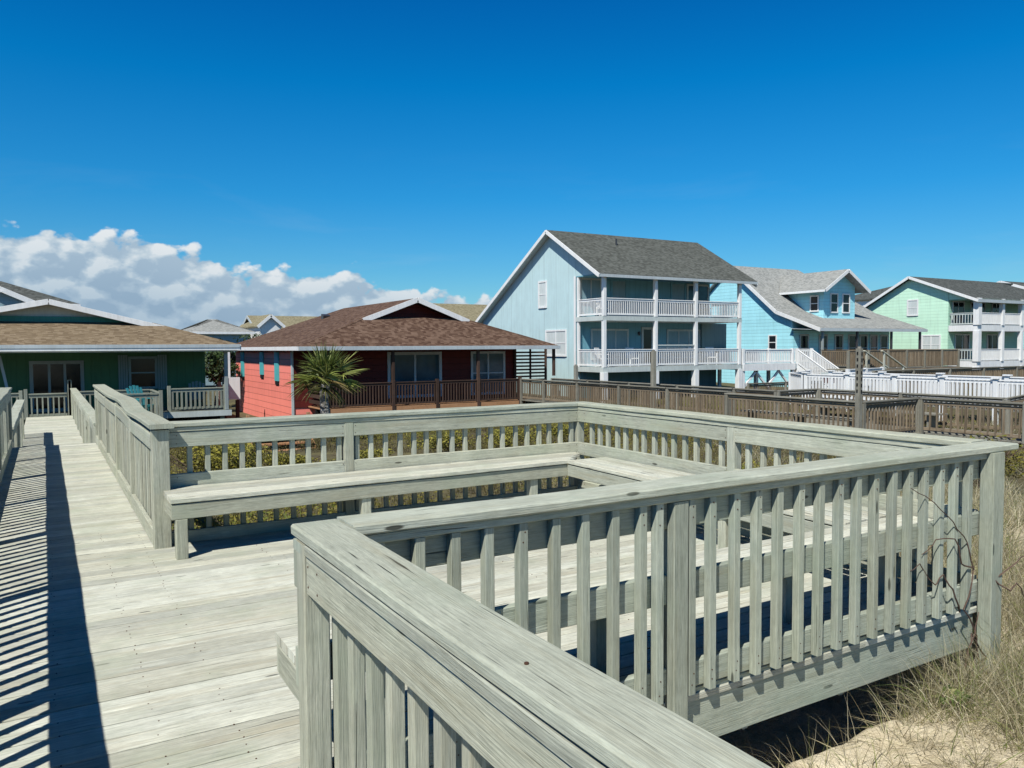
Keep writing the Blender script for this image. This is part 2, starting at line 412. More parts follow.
def axis(a, b, c, d, fine, step0):
    out = []; x = b
    s = step0
    while x > a: x -= s; s *= (1.04 if s < .5 else 1.25); out.append(x)
    out = out[::-1]; x = b
    while x < c: out.append(x); x += fine
    s = step0
    while x < d: out.append(x); x += s; s *= (1.04 if s < .5 else 1.25)
    out.append(d); return out
g = grid(axis(-900, 1, 9.5, 1500, .045, .12), axis(-300, -.5, 5.5, 1500, .045, .12))
tag(g.build('sand_ground', 'sand', smooth=True, origin=(0, 0, 0)), 'pale sand dune ground with dry litter', kind='structure')

# ------------------------------------------------------------------ near deck
KS = .978
U0, U1, V0, V1 = .735, 5.13, 2.715, 7.21       # inner faces of the railings
LIP = 15.7; LOWZ = -.60
T = .04
def deck_boards(x0, x1, y0, y1, z, mat, parent, w=.14, gap=.007, split=None):
    mb = MB(); y = y0; k = 0
    while y < y1-.01:
        e = min(y+w, y1); xs = [x0, x1]
        if split and x1-x0 > 3:
            q = split[k % len(split)]
            if x0+.5 < q < x1-.5: xs = [x0, q, x1]
        for a, b in zip(xs[:-1], xs[1:]):
            dz = random.uniform(-.0015, .0015)
            mb.beam((a+.001, (y+e)/2, z-.0175+dz), (b-.002, (y+e)/2, z-.0175+dz), e-y-gap+random.uniform(-.002, .001), .035, ch=.003)
        y += w; k += 1
    return mb.build('decking', mat, parent)
dk = thing('boardwalk_deck', 'bleached grey plank walkway widening into a square viewing deck over the sand', 'boardwalk deck', (2.5, 4.5, -.35))
mb = MB(); y = -2.98; k = 0; ph = [2.35, 3.9, 1.6, 3.1]
while y < LIP-.01:
    xr = U1+.035 if (y >= V0+.0 and y < V1-.12) else U0+.035
    xs = [-.56, xr]
    if xr > 3: xs = [-.56, ph[k % 4], xr]
    for a, b_ in zip(xs[:-1], xs[1:]):
        dz = random.uniform(-.0015, .0015)
        mb.beam((a+.001, y+.0665, -.0175+dz), (b_-.002, y+.0665, -.0175+dz), .131+random.uniform(-.003, .001), .035, ch=.0035)
    y += .139; k += 1
mb.build('decking', 'deck', dk)
# framing
mb = MB(); mb.beam((U0+.06, V0+.04, -.118), (U1-.14, V0+.04, -.118), .04, .285, ch=.004, seg=14, warp=.002); mb.build('rim_joist', 'wood_front', dk)
mb = MB(); mb.beam((U1+.02, V0+.05, -.17), (U1+.02, V1+.03, -.17), .04, .235); mb.build('rim_joist', 'wood', dk)
mb = MB(); mb.beam((U0+.06, V1+.02, -.17), (U1, V1+.02, -.17), .04, .235); mb.build('rim_joist', 'wood', dk)
mb = MB(); mb.beam((U0+.02, V1+.05, -.17), (U0+.02, LIP-.02, -.17), .04, .235); mb.build('rim_joist', 'wood', dk)
mb = MB(); mb.beam((U0+.02, -3, -.17), (U0+.02, V0-.05, -.17), .04, .235); mb.build('rim_joist', 'wood', dk)
mb = MB(); mb.beam((-.54, -3, -.17), (-.54, LIP-.02, -.17), .04, .235); mb.build('rim_joist', 'wood', dk)
mb = MB(); mb.beam((-.52, LIP-.03, -.17), (U0, LIP-.03, -.17), .04, .26); mb.build('rim_joist', 'wood', dk)
for x in (1.5, 2.25, 3., 3.75, 4.5):
    mb = MB(); mb.beam((x, V0+.05, -.17), (x, V1, -.17), .04, .235); mb.build('joist', 'wood', dk)
for (x, y) in ((-.47, 1), (-.47, 4), (-.47, 7.4), (-.47, 11), (-.47, 15.5), (.72, 11), (.72, 15.5), (2.5, 5), (4.9, 5), (2.5, V1-.08), (4.9, V1-.08), (.9, V1-.08)):
    mb = MB(); mb.beam((x, y, -1.5), (x, y, -.06), .09, .09, up=(1,0,0)); mb.build('support_post', 'wood', dk)

# master baluster meshes, shared by all near railings
def baluster_mesh(axis_, mat, z0=.0, z1=.955, bevel=1):
    mb = MB(); s = .0215
    # square picket, bottom end cut on the slant facing outward (bevel = +1/-1 along the outward axis)
    top = z1; lo = z0
    def P(a, b, z): return (a, b, z) if axis_ == 'x' else (b, a, z)   # a along the railing, b outward
    o = bevel; c = .0035
    ring = [(-s+c, -s), (s-c, -s), (s, -s+c), (s, s-c), (s-c, s), (-s+c, s), (-s, s-c), (-s, -s+c)]
    def zb(b): return lo
    A = [P(a, b, zb(b)) for a, b in ring]; B = [P(a, b, top) for a, b in ring]
    rnd = (random.random(), random.random())
    for i in range(8):
        j = (i+1) % 8; u = i*.02
        s_ = [A[i], A[j], B[j], B[i]]
        mb.face(s_ if axis_ == 'x' else s_[::-1], ([(lo, u), (lo, u+.043), (top, u+.043), (top, u)] if axis_ == 'x' else [(top, u), (top, u+.043), (lo, u+.043), (lo, u)]), rnd)
    mb.face(A[::-1] if axis_ == 'x' else A, None, rnd); mb.face(B if axis_ == 'x' else B[::-1], None, rnd)
    return mb

def railing(label, p0, p1, out, posts, bal, mat='wood', boards=((.815, .944), (.444, .584)), capz=(.986, 1.026), capo=(-.02, .17),
            z=0., cap=True, caps=None, balz=(.0, .945), group='weathered grey railings around the near deck', cap_ext=(0, 0), capwarp=.004, wavy=None):
    """axis aligned railing; p0,p1 = line of the inner board face, out = outward unit vector; posts/bal = positions along the line"""
    p0, p1 = Vector((*p0, z)), Vector((*p1, z)); a = (p1-p0); L = a.length; a.normalize(); o = Vector((*out, 0)); Zv = Vector((0, 0, 1))
    t = thing('railing', label, 'railing', p0, group)
    ps = sorted(posts)
    if z == 0 and not wavy:
        mb = MB(); q = o*.041+Zv*.965; mb.beam(p0+q, p1+q, .094, .037, ch=.004, seg=max(2, int(L*3)), warp=.0015); mb.build('sub_rail', mat, t)
    for (z0, z1) in boards:                                  # horizontal boards butt against the posts
        cuts = [0.]+[q for q in ps if .2 < q < L-.2]+[L]
        for c0, c1 in zip(cuts[:-1], cuts[1:]):
            s0 = c0+(.047 if c0 > 0 else .0); s1 = c1-(.047 if c1 < L else .0)
            mb = MB(); q = o*.02+Zv*((z0+z1)/2)
            if wavy and z0 > .5:
                n_ = 10
                for k in range(n_):
                    e0, e1 = s0+(s1-s0)*k/n_, s0+(s1-s0)*(k+1)/n_
                    mb.beam(p0+a*e0+q+Zv*wavy(e0)*.8, p0+a*e1+q+Zv*wavy(e1)*.8, .038, z1-z0, rnd=(.3, .3))
            else: mb.beam(p0+a*s0+q, p0+a*s1+q, .038, z1-z0, seg=max(2, int(L*3)), warp=.002)
            mb.build('rail_board', mat, t)
    for q in ps:
        mb = MB(); e = o*.043
        zb = -.25 if z == 0 else -.2
        mb.beam(p0+a*q+e+Zv*zb, p0+a*q+e+Zv*(.944 if z == 0 and not wavy else .984), .09, .09, up=tuple(a), ch=.005, seg=4, warp=.0015); mb.build('post', mat, t)
    if cap:
        mb = MB(); q = o*((capo[0]+capo[1])/2)+Zv*((capz[0]+capz[1])/2)
        if wavy:
            pts = [p0+a*(-cap_ext[0]+(L+cap_ext[0]+cap_ext[1])*k/24) for k in range(25)]
            w = capo[1]-capo[0]; h = capz[1]-capz[0]
            for k in range(24):
                A = pts[k]+q+Zv*wavy((pts[k]-p0).dot(a))+o*(wavy((pts[k]-p0).dot(a))*.8); B = pts[k+1]+q+Zv*wavy((pts[k+1]-p0).dot(a))+o*(wavy((pts[k+1]-p0).dot(a))*.8)
                mb.beam(A, B, w, h, ch=.006, rnd=(.4, .5) if k < 12 else (.7, .2))
        else:
            mb.beam(p0-a*cap_ext[0]+q, p1+a*cap_ext[1]+q, capo[1]-capo[0], capz[1]-capz[0], ch=.007, seg=int(L*6)+2, warp=capwarp)
        mb.build('cap_rail', 'wood_cap', t)
    ax = 'x' if abs(a.x) > .5 else 'y'
    bev = 1 if (o.y if ax == 'x' else o.x) > 0 else -1
    first = None
    for q in bal:
        loc = p0+a*q+o*.0605
        if first is None:
            mb = baluster_mesh(ax, mat, balz[0], balz[1], bev)
            mb.v = [(v[0]+loc.x, v[1]+loc.y, v[2]+z) for v in mb.v]
            first = mb.build('baluster', mat, t, origin=tuple(loc)); base = first
        else:
            c = child_copy(base, t, loc+Vector((random.uniform(-.002, .002), random.uniform(-.001, .001), 0)))
            c.rotation_euler = (random.uniform(-.004, .004), random.uniform(-.004, .004), 0)
    if z == 0 and bal and p0.y < 8 and p0.x > 0 and not wavy:
        mb = MB(); o_ = o
        for q in bal:
            for zz in ((.915, .86, balz[0]+.10, balz[0]+.05) if a.x > .5 and o.y < 0 else (balz[0]+.09,)):
                c_ = p0+a*(q+random.uniform(-.006, .006))+o*.0825+Zv*(zz+random.uniform(-.01, .01))
                mb.tube([c_-o*.003, c_+o*.0008], .0035, 6)
        for (z0, z1) in boards:
            for q in list(ps)+[.06, L-.06]:
                for dz in (.03, z1-z0-.03):
                    for s_ in (-.062, .062):
                        c_ = p0+a*min(max(q+s_, .02), L-.02)+Zv*(z0+dz)
                        mb.tube([c_+o*.004, c_-o*.0012], .004, 6)
        mb.build('nail_heads', 'rust', t)
    return t

def spaced(a, b, posts, step=.155, off=.0):
    out = []; n = int((b-a)/step)
    for k in range(n+1):
        x = a+off+k*step
        if x > b: break
        if all(abs(x-q) > .065 for q in posts): out.append(x)
    return out
# front railing: runs from the corner beside the walkway to the right corner
fb = [x*KS-U0 for x in (1.206, 1.361, 1.513, 1.673, 1.832, 1.99, 2.146, 2.306, 2.407, 2.61, 2.741, 2.903, 3.058, 3.204, 3.372, 3.522, 3.687, 3.841, 4.001, 4.158, 4.31, 4.469, 4.632, 4.781, 4.934)]
fb = [.14, .29]+fb
railing('front railing facing the sand, pickets casting saw-tooth shadows on the joist below it', (U0, V0+.038), (U1+.04, V0+.038), (0, -1),
        [2.475-U0], fb, 'wood_front', boards=((.815, .944), (.462, .60), (.04, .165)), capo=(-.072, .114), balz=(.028, .945), cap_ext=(-.18, .12))
# near railing along the walkway, running toward the camera
nb = [k*.155+.17 for k in range(0, 30)]
railing('closest railing beside the walkway, wide cracked cap running out of the picture at the bottom', (U0+.008, V0-.085), (U0+.008, -2.9), (1, 0),
        [.42+1.9, 4.2], [q for q in nb if abs(q-2.32) > .07 and abs(q-4.2) > .07], 'wood', boards=((.815, .944), (.015, .155)), capo=(-.006, .166), cap_ext=(.17, 0), capwarp=.006)
# back railing
bb = [x*KS-U0 for x in (1.08, 1.23, 1.38, 1.53, 1.68, 1.83, 1.99, 2.14, 2.29, 2.44, 2.62, 2.77, 2.92, 3.08, 3.23, 3.37, 3.52, 3.67, 3.82, 3.98, 4.13, 4.28, 4.44, 4.59, 4.75, 4.89, 5.04, 5.19)]
railing('back railing behind the long bench, facing the red house', (U0+.09, V1), (U1, V1), (0, 1), [2.47-U0-.09], [q-.09 for q in bb], 'wood',
        boards=((.815, .944), (.444, .584), (-.045, .088)), cap_ext=(-.09, .19))
# right railing
rb = [V1-y*KS for y in (7.18, 7.03, 6.88, 6.72, 6.58, 6.42, 6.28, 6.12, 5.97, 5.83, 5.67, 5.52, 5.36, 5.19, 4.87, 4.71, 4.56, 4.4, 4.25, 4.1, 3.95, 3.79, 3.64, 3.48, 3.33, 3.17, 3.02)]
railing('right railing of the deck running from the back corner to the front corner', (U1, V1), (U1, V0+.1), (1, 0), [V1-4.92], rb, 'wood',
        boards=((.815, .944), (.444, .584), (.015, .155)), cap_ext=(-.025, -.02))
# corner posts belong to the deck frame
for (x, y, w, w2) in ((U0+.005, V0-.035, .09, .09), (U0+.028, V1-.118, .135, .09), (U1+.005, V1+.045, .09, .09)):
    mb = MB(); mb.beam((x+.04, y, -.3), (x+.04, y, .984), w, w2, up=(0,1,0), ch=.005, seg=4, warp=.001); mb.build('corner_post', 'wood', dk)
mb = MB(); mb.beam((5.04, V0-.052, -1.1), (5.04, V0-.052, .984), .125, .085, up=(0,1,0), ch=.005, seg=4, warp=.001); mb.build('corner_post', 'wood_front', dk)
# the dark line of the foot post at mid front
# walkway railing beyond the corner (upper level)
def wv(s):
    return .022*math.exp(-((s-3.3)/1.1)**2)-.018*math.exp(-((s-1.9)/.7)**2)
La = LIP-(V1-.02)
railing('right walkway railing past the bench, its cap rail sagging in a wave', (U0, V1-.06), (U0, LIP), (1, 0), [1.9, 3.8, 5.7, 7.6, La-.1], spaced(.12, La, [1.9, 3.8, 5.7, 7.6, La-.1]), 'wood',
        boards=((.815, .944), (.01, .15)), capz=(.998, 1.038), cap_ext=(.15, .0), wavy=wv, )
lp = [LIP-.1-1.93*k for k in range(0, 9)]
railing('left walkway railing at the picture edge that throws its striped shadow on the boards', (-.505, -1.), (-.505, LIP), (-1, 0), [q+1. for q in lp if q > -1], spaced(.1, LIP+1, [q+1 for q in lp]), 'wood',
        boards=((.815, .944), (.015, .155)))
# lower walkway
lw = thing('lower_boardwalk', 'lower plank walkway beyond the step, leading to the gate of the green house', 'boardwalk', (.15, 23, LOWZ-.2))
mb = MB(); y = LIP-.2
while y < 30.9:
    mb.beam((-.58, y+.0665, LOWZ-.018), (U0+.03, y+.0665, LOWZ-.018), .133, .035, ch=.003); y += .139
mb.build('decking', 'deck', lw)
for x in (-.54, U0+.0):
    mb = MB(); mb.beam((x, LIP, LOWZ-.16), (x, 30.9, LOWZ-.16), .04, .235); mb.build('rim_joist', 'wood', lw)
for y in (17, 20, 23, 26, 29.5):
    for x in (-.5, .7):
        mb = MB(); mb.beam((x, y, -2.), (x, y, LOWZ-.04), .09, .09, up=(1,0,0)); mb.build('support_post', 'wood', lw)
LL = 30.8-LIP-.1
pl = [.1, 2., 3.9, 5.8, 7.7, 9.6, 11.5, 13.4, 14.9]
railing('right railing of the lower walkway, descending to the green house gate', (U0, LIP+.1), (U0, 30.8), (1, 0), pl, spaced(.1, LL, pl, .155), 'wood', boards=((.815, .944),), z=LOWZ-.08, group='railings of the lower walkway')
railing('left railing of the lower walkway in shade at the far left', (-.5, LIP+.1), (-.5, 24.5), (-1, 0), pl[:5], spaced(.1, 8.8, pl, .155), 'wood', boards=((.815, .944),), z=LOWZ-.08, group='railings of the lower walkway')

# ------------------------------------------------------------------ benches (seat boards, fascia, legs)
def bench(label, a0, a1, b0, b1, legs, fascia_sides):
    """quad seat: a0..a1 = back edge points, b0..b1 = front edge points"""
    a0, a1, b0, b1 = [Vector((*p, 0)) for p in (a0, a1, b0, b1)]
    c = (a0+a1+b0+b1)/4
    t = thing('bench', label, 'bench', (c.x, c.y, 0), 'built-in benches around the deck')
    ST = .48; n = 5
    for k in range(n):
        f0, f1 = k/n, (k+1)/n-.012
        p = a0.lerp(b0, (f0+f1)/2); q = a1.lerp(b1, (f0+f1)/2); w = (b0-a0).length*(f1-f0)
        mb = MB(); d = Vector((0, 0, ST-.02))
        mb.beam(p+d, q+d, w, .038, ch=.005, seg=8, warp=.0025); mb.build('seat_board', 'deck', t)
    for (p, q, inset) in fascia_sides:
        p, q = Vector((*p, ST-.107)), Vector((*q, ST-.107)); dirn = (q-p).normalized(); nrm = Vector((-dirn.y, dirn.x, 0))*inset
        mb = MB(); mb.beam(p+nrm, q+nrm, .038, .12, ch=.004, seg=6, warp=.002); mb.build('fascia', 'wood', t)
    for (x, y) in legs:
        mb = MB(); mb.beam((x, y, .0), (x, y, ST-.17), .088, .088, up=(0,1,0), ch=.005); mb.build('leg', 'wood', t)
    return t
bench('long bench on two square legs in front of the back railing', (.815, V1-.02), (U1-.02, V1-.02), (.815, 6.60), (4.63, 6.70),
      [(.89, 6.64), (2.44, 6.72), (4.25, 6.78)], [((.82, 6.635), (4.64, 6.735), .0), ((.837, 6.66), (.837, V1-.03), .0)])
bench('bench against the right railing, joining the long bench at the back corner', (U1-.02, V1-.54), (U1-.02, V0+.60), (4.625, 6.695), (4.50, V0+.60),
      [(4.68, 5.6), (4.64, 4.5)], [((4.66, 6.71), (4.54, V0+.60), .0)])
bench('bench inside the front railing, its back board striped by picket shadows', (.79, V0+.07), (U1-.02, V0+.07), (.79, V0+.56), (U1-.02, V0+.58),
      [(.92, V0+.48), (2.4, V0+.48), (3.8, V0+.48), (4.8, V0+.48)], [((.795, V0+.535), (U1-.03, V0+.535), .0), ((.81, V0+.08), (.81, V0+.51), .0)])

# ------------------------------------------------------------------ generic house parts
def window(parent, face, pos, c, z0, z1, w, panes=1, glass='glass', trim='white', tw=.1, sash=True, proud=.05, name='window'):
    """face 'u' = wall facing -x at x=pos, centre y=c ; face 'v' = wall facing -y at y=pos, centre x=c"""
    mb = MB()
    def B(mb, a0, a1, b0, b1, d0, d1):     # a along, b height, d depth out of wall
        if face == 'u': mb.box(pos-d1, pos-d0, a0, a1, b0, b1)
        else: mb.box(a0, a1, pos-d1, pos-d0, b0, b1)
    h = w/2
    B(mb, c-h, c-h+tw, z0, z1, .004, proud); B(mb, c+h-tw, c+h, z0, z1, .004, proud)
    B(mb, c-h+tw, c+h-tw, z1-tw, z1, .004, proud); B(mb, c-h+tw, c+h-tw, z0, z0+tw, .004, proud+.02)
    iw = (w-2*tw)
    for k in range(1, panes):
        x = c-h+tw+iw*k/panes; B(mb, x-tw*.35, x+tw*.35, z0+tw, z1-tw, .004, proud-.01)
    if sash: B(mb, c-h+tw, c+h-tw, (z0+z1)/2-.025, (z0+z1)/2+.025, .024, proud-.012)
    o = mb.build(name, trim, parent)
    mb = MB(); B(mb, c-h+tw-.005, c+h-tw+.005, z0+tw-.005, z1-tw+.005, .006, .022); mb.build('pane', glass, o)
    return o
def wallbox(parent, x0, x1, y0, y1, z0, z1, mat, name='wall'):
    mb = MB(); mb.box(x0, x1, y0, y1, z0, z1); return mb.build(name, mat, parent)
def prism(mb, prof, axis_, d0, d1):
    """prof = list of (a,z); axis 'x': extruded along x, a=y ; axis 'y': extruded along y, a=x"""
    def P(a, z, d): return (d, a, z) if axis_ == 'x' else (a, d, z)
    A = [P(a, z, d0) for a, z in prof]; B = [P(a, z, d1) for a, z in prof]; n = len(prof)
    mb.face(A[::-1]); mb.face(B)
    for i in range(n):
        j = (i+1) % n; mb.face([A[i], A[j], B[j], B[i]])
def post(parent, x, y, z0, z1, w=.16, mat='white', name='porch_post'):
    mb = MB(); mb.beam((x, y, z0), (x, y, z1), w, w, up=(0,1,0), ch=.01); return mb.build(name, mat, parent)
def rail(parent, p0, p1, zf, h=.95, mat='white', step=.13, bw=.04, name='railing', bmat=None, split=True, z1f=None, tw=.1, panel=False, bottom=.1, midrail=False):
    """straight railing bay: top rail, bottom rail, pickets"""
    p0, p1 = Vector((*p0, zf)), Vector((*p1, zf if z1f is None else z1f)); a = p1-p0; L = a.length
    mb = MB(); Zv = Vector((0, 0, 1))
    mb.beam(p0+Zv*(h-.02), p1+Zv*(h-.02), tw, .045, ch=.006)
    mb.beam(p0+Zv*(h-.1), p1+Zv*(h-.1), .04, .09, ch=.004)
    mb.beam(p0+Zv*bottom, p1+Zv*bottom, .04, .09, ch=.004)
    n = max(1, int(round(L/step)))
    for k in range(n):
        q = p0+a*((k+.5)/n)
        mb.beam(q+Zv*(bottom-.02), q+Zv*(h-.12), bw, bw*.9, up=tuple(a.normalized()), ch=.003)
    return mb.build(name, mat, parent)

# ------------------------------------------------------------------ pale blue three-storey house
UG = 24.52
bh = thing('beach_house', 'tall pale blue house with grey gable roof and two white-railed porches', 'house', (29.5, 39, -1.4), 'beach houses in the row')
mb = MB()
zr = 8.05; sl = .574; pk = 36.9
def rz(y): return zr-sl*abs(y-pk)
YB = 45.0; YW = 34.65
prism(mb, [(YW, -1.5), (YB, -1.5), (YB, rz(YB)-.05), (pk, zr-.05), (YW, rz(YW)-.05)], 'x', UG, 34.3); mb.build('wall', 'blue_side', bh)
# porch lining, the porch shade put into its darker blue
wallbox(bh, UG+.02, 34.28, YW-.03, YW-.003, .45, 6.6, 'blue_shade', 'porch_wall')
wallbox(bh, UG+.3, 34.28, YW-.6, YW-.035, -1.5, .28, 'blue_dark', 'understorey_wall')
mb = MB(); prism(mb, [(32.35, 5.42), (YW-.03, 5.42), (YW-.03, rz(YW)-.05), (32.35, rz(32.35)-.05)], 'x', UG, UG+.12); mb.build('gable_return', 'blue_side', bh)
# corner trim
wallbox(bh, UG-.03, UG-.003, YW-.02, YW+.14, -1.5, 5.42, 'white', 'corner_trim')
rf = thing  # alias unused
mb = MB(); th = .16
x0, x1 = 24.12, 35.45
mb.slab([(x0, 32.05, rz(32.05)+.1), (x1, 32.05, rz(32.05)+.1), (x1, pk, zr+.1), (x0, pk, zr+.1)], .10, uaxis=(1,0,0))
mb.slab([(x1, 45.45, rz(45.45)+.1), (x0, 45.45, rz(45.45)+.1), (x0, pk, zr+.1), (x1, pk, zr+.1)], .10, uaxis=(1,0,0))
roof = mb.build('roof', 'roof_grey', bh)
mb = MB(); mb.slab([(24.14, 32.08, rz(32.08)-.004), (x1-.02, 32.08, rz(32.08)-.004), (x1-.02, pk-.01, zr-.01), (24.14, pk-.01, zr-.01)], .05)
mb.slab([(x1-.02, 45.4, rz(45.4)-.004), (24.14, 45.4, rz(45.4)-.004), (24.14, pk+.01, zr-.01), (x1-.02, pk+.01, zr-.01)], .05); mb.build('soffit', 'offwhite', bh)
for (ya, yb) in ((32.0, pk), (45.48, pk)):
    for xx, dz_ in ((24.09, 0), (35.40, -.13)):
        mb = MB(); mb.beam((xx, ya, rz(ya)+dz_), (xx, yb, rz(yb)+dz_), .04, .20, ch=.005); mb.build('rake_board', 'white', bh)
mb = MB(); mb.beam((24.1, 32.0, rz(32.0)+.02), (35.45, 32.0, rz(32.0)+.02), .05, .15, ch=.005); mb.build('fascia', 'fascia', bh)
mb = MB(); mb.tube([(28, 35.6, rz(35.6)), (28, 35.6, rz(35.6)+.45)], .05, 8); mb.build('vent_pipe', 'metal', bh)
# porches
xs = [24.62, 28.04, 30.92, 34.3]
for zf, zb in ((3.24, 3.0), (.6, .34)):
    mb = MB(); mb.box(24.50, 34.42 if zf > 1 else 34.4, 32.22, YW-.035, zb, zf); mb.build('porch_floor', 'offwhite', bh)
    for a, b_ in zip(xs[:-1], xs[1:]): rail(bh, (a+.1, 32.3), (b_-.1, 32.3), zf, .92, step=.125, bw=.035)
    rail(bh, (24.6, 32.4), (24.6, YW-.05), zf, .92, step=.125, bw=.035)
    if zf > 1: rail(bh, (34.35, 32.4), (34.35, YW-.05), zf, .92, step=.125, bw=.035)
wallbox(bh, 24.52, 34.4, 32.25, YW-.036, 5.36, 5.42, 'blue_shade', 'porch_ceiling')
for x in xs:
    post(bh, x, 32.3, 3.24, 5.44, .19); post(bh, x, 32.3, .6, 3.0, .19); post(bh, x, 32.3, -1.5, .34, .3)
for y in (YW-.15,): post(bh, 24.6, y, .6, 5.4, .14)
# raised glass panel rail between 2nd and 3rd post (lower)
mb = MB(); mb.beam((28.15, 32.3, 1.72), (30.8, 32.3, 1.72), .1, .06); mb.beam((28.15, 32.3, 1.62), (30.8, 32.3, 1.62), .03, .03); mb.build('privacy_rail', 'offwhite', bh)
window(bh, 'u', UG, 37.87, 3.87, 5.42, .9, 1, 'blind'); window(bh, 'u', UG, 36.53, 1.13, 2.62, 2.1, 2, 'blind')
W = YW-.03
window(bh, 'v', W, 25.5, 4.0, 5.36, 1.45, 2, 'blind_shade', trim='offwhite', sash=False, name='sliding_door')
window(bh, 'v', W, 27.4, 3.3, 5.36, 1.1, 1, 'blind_shade', trim='blue_shade', sash=False, name='storm_shutter')
window(bh, 'v', W, 31.75, 3.3, 5.36, 1.15, 1, 'blind_shade', trim='blue_shade', sash=False, name='storm_shutter')
window(bh, 'v', W, 33.3, 3.3, 5.3, 1.75, 2, 'glass_blue', trim='offwhite', sash=False, name='sliding_door')
window(bh, 'v', W, 26.78, .95, 2.64, 2.6, 3, 'blind_shade', trim='offwhite', sash=False)
d = window(bh, 'v', W, 29.44, .62, 2.75, .84, 1, 'glass', trim='offwhite', sash=False, name='door', tw=.13)
window(bh, 'v', W, 32.2, .95, 2.64, 2.6, 3, 'blind_shade', trim='offwhite', sash=False)
for x in (28.8, 30.1):
    mb = MB(); mb.tube([(x, W-.08, 2.28), (x, W-.08, 2.42), (x, W-.08, 2.5)], [.05, .09, .03], 8); mb.build('wall_lamp', 'metal', bh)
wallbox(bh, 33.5, 35.5, YW-.2, YW-.12, .6, 3.0, 'screen', 'screen_panel')
# side deck with stairs running down to the right
sd = thing('side_deck', 'white raised side deck with braces and a flight of stairs down to the right', 'deck', (36.6, 32.8, -1.4))
mb = MB(); mb.box(34.5, 38.9, 32.2, 34.2, .28, .58); mb.build('deck_floor', 'fascia', sd)
mb = MB(); mb.box(34.5, 38.9, 32.13, 32.19, .22, .60); mb.build('fascia', 'white', sd)
for a, b_ in ((34.5, 36.6), (36.7, 38.8)): rail(sd, (a, 32.28), (b_, 32.28), .6, .85, step=.15, bw=.055)
rail(sd, (34.5, 34.1), (38.8, 34.1), .6, .85, step=.15, bw=.055)
for x in (34.6, 38.8):
    for y in (32.28, 34.1): post(sd, x, y, -1.5, 1.5, .18, name='deck_post')
for x, s_ in ((34.75, 1), (38.65, -1), (36.7, 1), (36.7, -1)):
    mb = MB(); mb.beam((x, 32.35, -.75), (x+s_*1.0, 32.35, .2), .12, .1, up=(0,1,0)); mb.build('brace', 'white', sd)
post(sd, 36.7, 33.2, -1.5, .25, .2, name='deck_post')
mb = MB(); mb.box(38.9, 40.6, 32.2, 34.2, .28, .58); mb.build('deck_floor', 'fascia', sd)
rail(sd, (38.95, 34.1), (40.5, 34.1), .6, .85, step=.15, bw=.055); rail(sd, (40.55, 32.4), (40.55, 34.0), .6, .85, step=.15, bw=.055)
for x in (39.2, 40.5):
    rail(sd, (x, 32.2), (x, 29.6), .5, .92, step=.13, bw=.06, z1f=-1.05, name='stair_railing')
    mb = MB(); mb.beam((x, 32.25, .35), (x, 29.5, -1.3), .05, .28); mb.build('stringer', 'white', sd)
    post(sd, x, 29.55, -1.6, .0, .16, name='newel_post'); post(sd, x, 32.25, -1.5, 1.5, .15, name='newel_post')
for k in range(9):
    f = (k+.5)/9; mb = MB(); mb.box(39.25, 40.45, 32.15-2.6*f-.3, 32.15-2.6*f, .45-1.6*f, .49-1.6*f); mb.build('stair_tread', 'white', sd)

# porch furniture on the blue house
def chair(name, label, x, y, z, mat, rot=0., kind='adirondack', group=None):
    t = thing(name, label, 'chair', (x, y, z), group)
    t.rotation_euler = (0, 0, rot)
    def L(mb, nm): 
        o = mb.build(nm, mat, None, origin=(0, 0, 0)); o.parent = t; o.location = (0, 0, 0); return o
    if kind == 'adirondack':
        mb = MB()
        for k in range(5): mb.beam((-.26, -.3+.11*k, .36-.03*k), (.26, -.3+.11*k, .36-.03*k), .09, .02)
        L(mb, 'seat')
        mb = MB()
        for k in range(5):
            xx = -.22+.11*k; hh = .98-.9*xx*xx*2
            mb.beam((xx, .2, .22), (xx*1.15, .52, hh+.04), .095, .02, up=(0, 1, .3))
        L(mb, 'backrest')
        for s_ in (-1, 1):
            mb = MB(); mb.beam((s_*.31, -.38, .56), (s_*.31, .36, .56), .12, .025); L(mb, 'armrest')
            mb = MB(); mb.beam((s_*.29, -.33, 0), (s_*.29, -.33, .55), .09, .03, up=(1,0,0)); L(mb, 'leg')
            mb = MB(); mb.beam((s_*.27, .5, .0), (s_*.27, -.33, .34), .03, .1); L(mb, 'leg')
    else:
        mb = MB(); mb.box(-.26, .26, -.26, .26, .40, .45); L(mb, 'seat')
        mb = MB(); mb.slab([(-.27, .24, .45), (.27, .24, .45), (.24, .34, 1.0), (-.24, .34, 1.0)], .03, down=(0, .8, .2)); L(mb, 'backrest')
        for s_ in (-1, 1):
            mb = MB(); mb.beam((s_*.28, -.26, .65), (s_*.28, .28, .67), .06, .03); L(mb, 'armrest')
            for yy in (-.24, .24):
                mb = MB(); mb.beam((s_*.25, yy, 0), (s_*.25, yy, .65 if yy < 0 else .45), .04, .04, up=(1,0,0)); L(mb, 'leg')
    return t
def table(label, x, y, z, mat, r=.4, h=.5):
    t = thing('porch_table', label, 'table', (x, y, z))
    mb = MB(); mb.tube([(x, y, z+h-.03), (x, y, z+h)], r, 16); mb.build('table_top', mat, t)
    for a in range(4):
        q = a*math.pi/2+.7; mb = MB(); mb.beam((x+r*.7*math.cos(q), y+r*.7*math.sin(q), z), (x+r*.6*math.cos(q), y+r*.6*math.sin(q), z+h-.03), .04, .04, up=(1,0,0)); mb.build('leg', mat, t)
chair('porch_chair', 'white chair on the upper porch of the pale blue house, left end', 25.3, 33.3, 3.24, 'white', -.3, 'x')
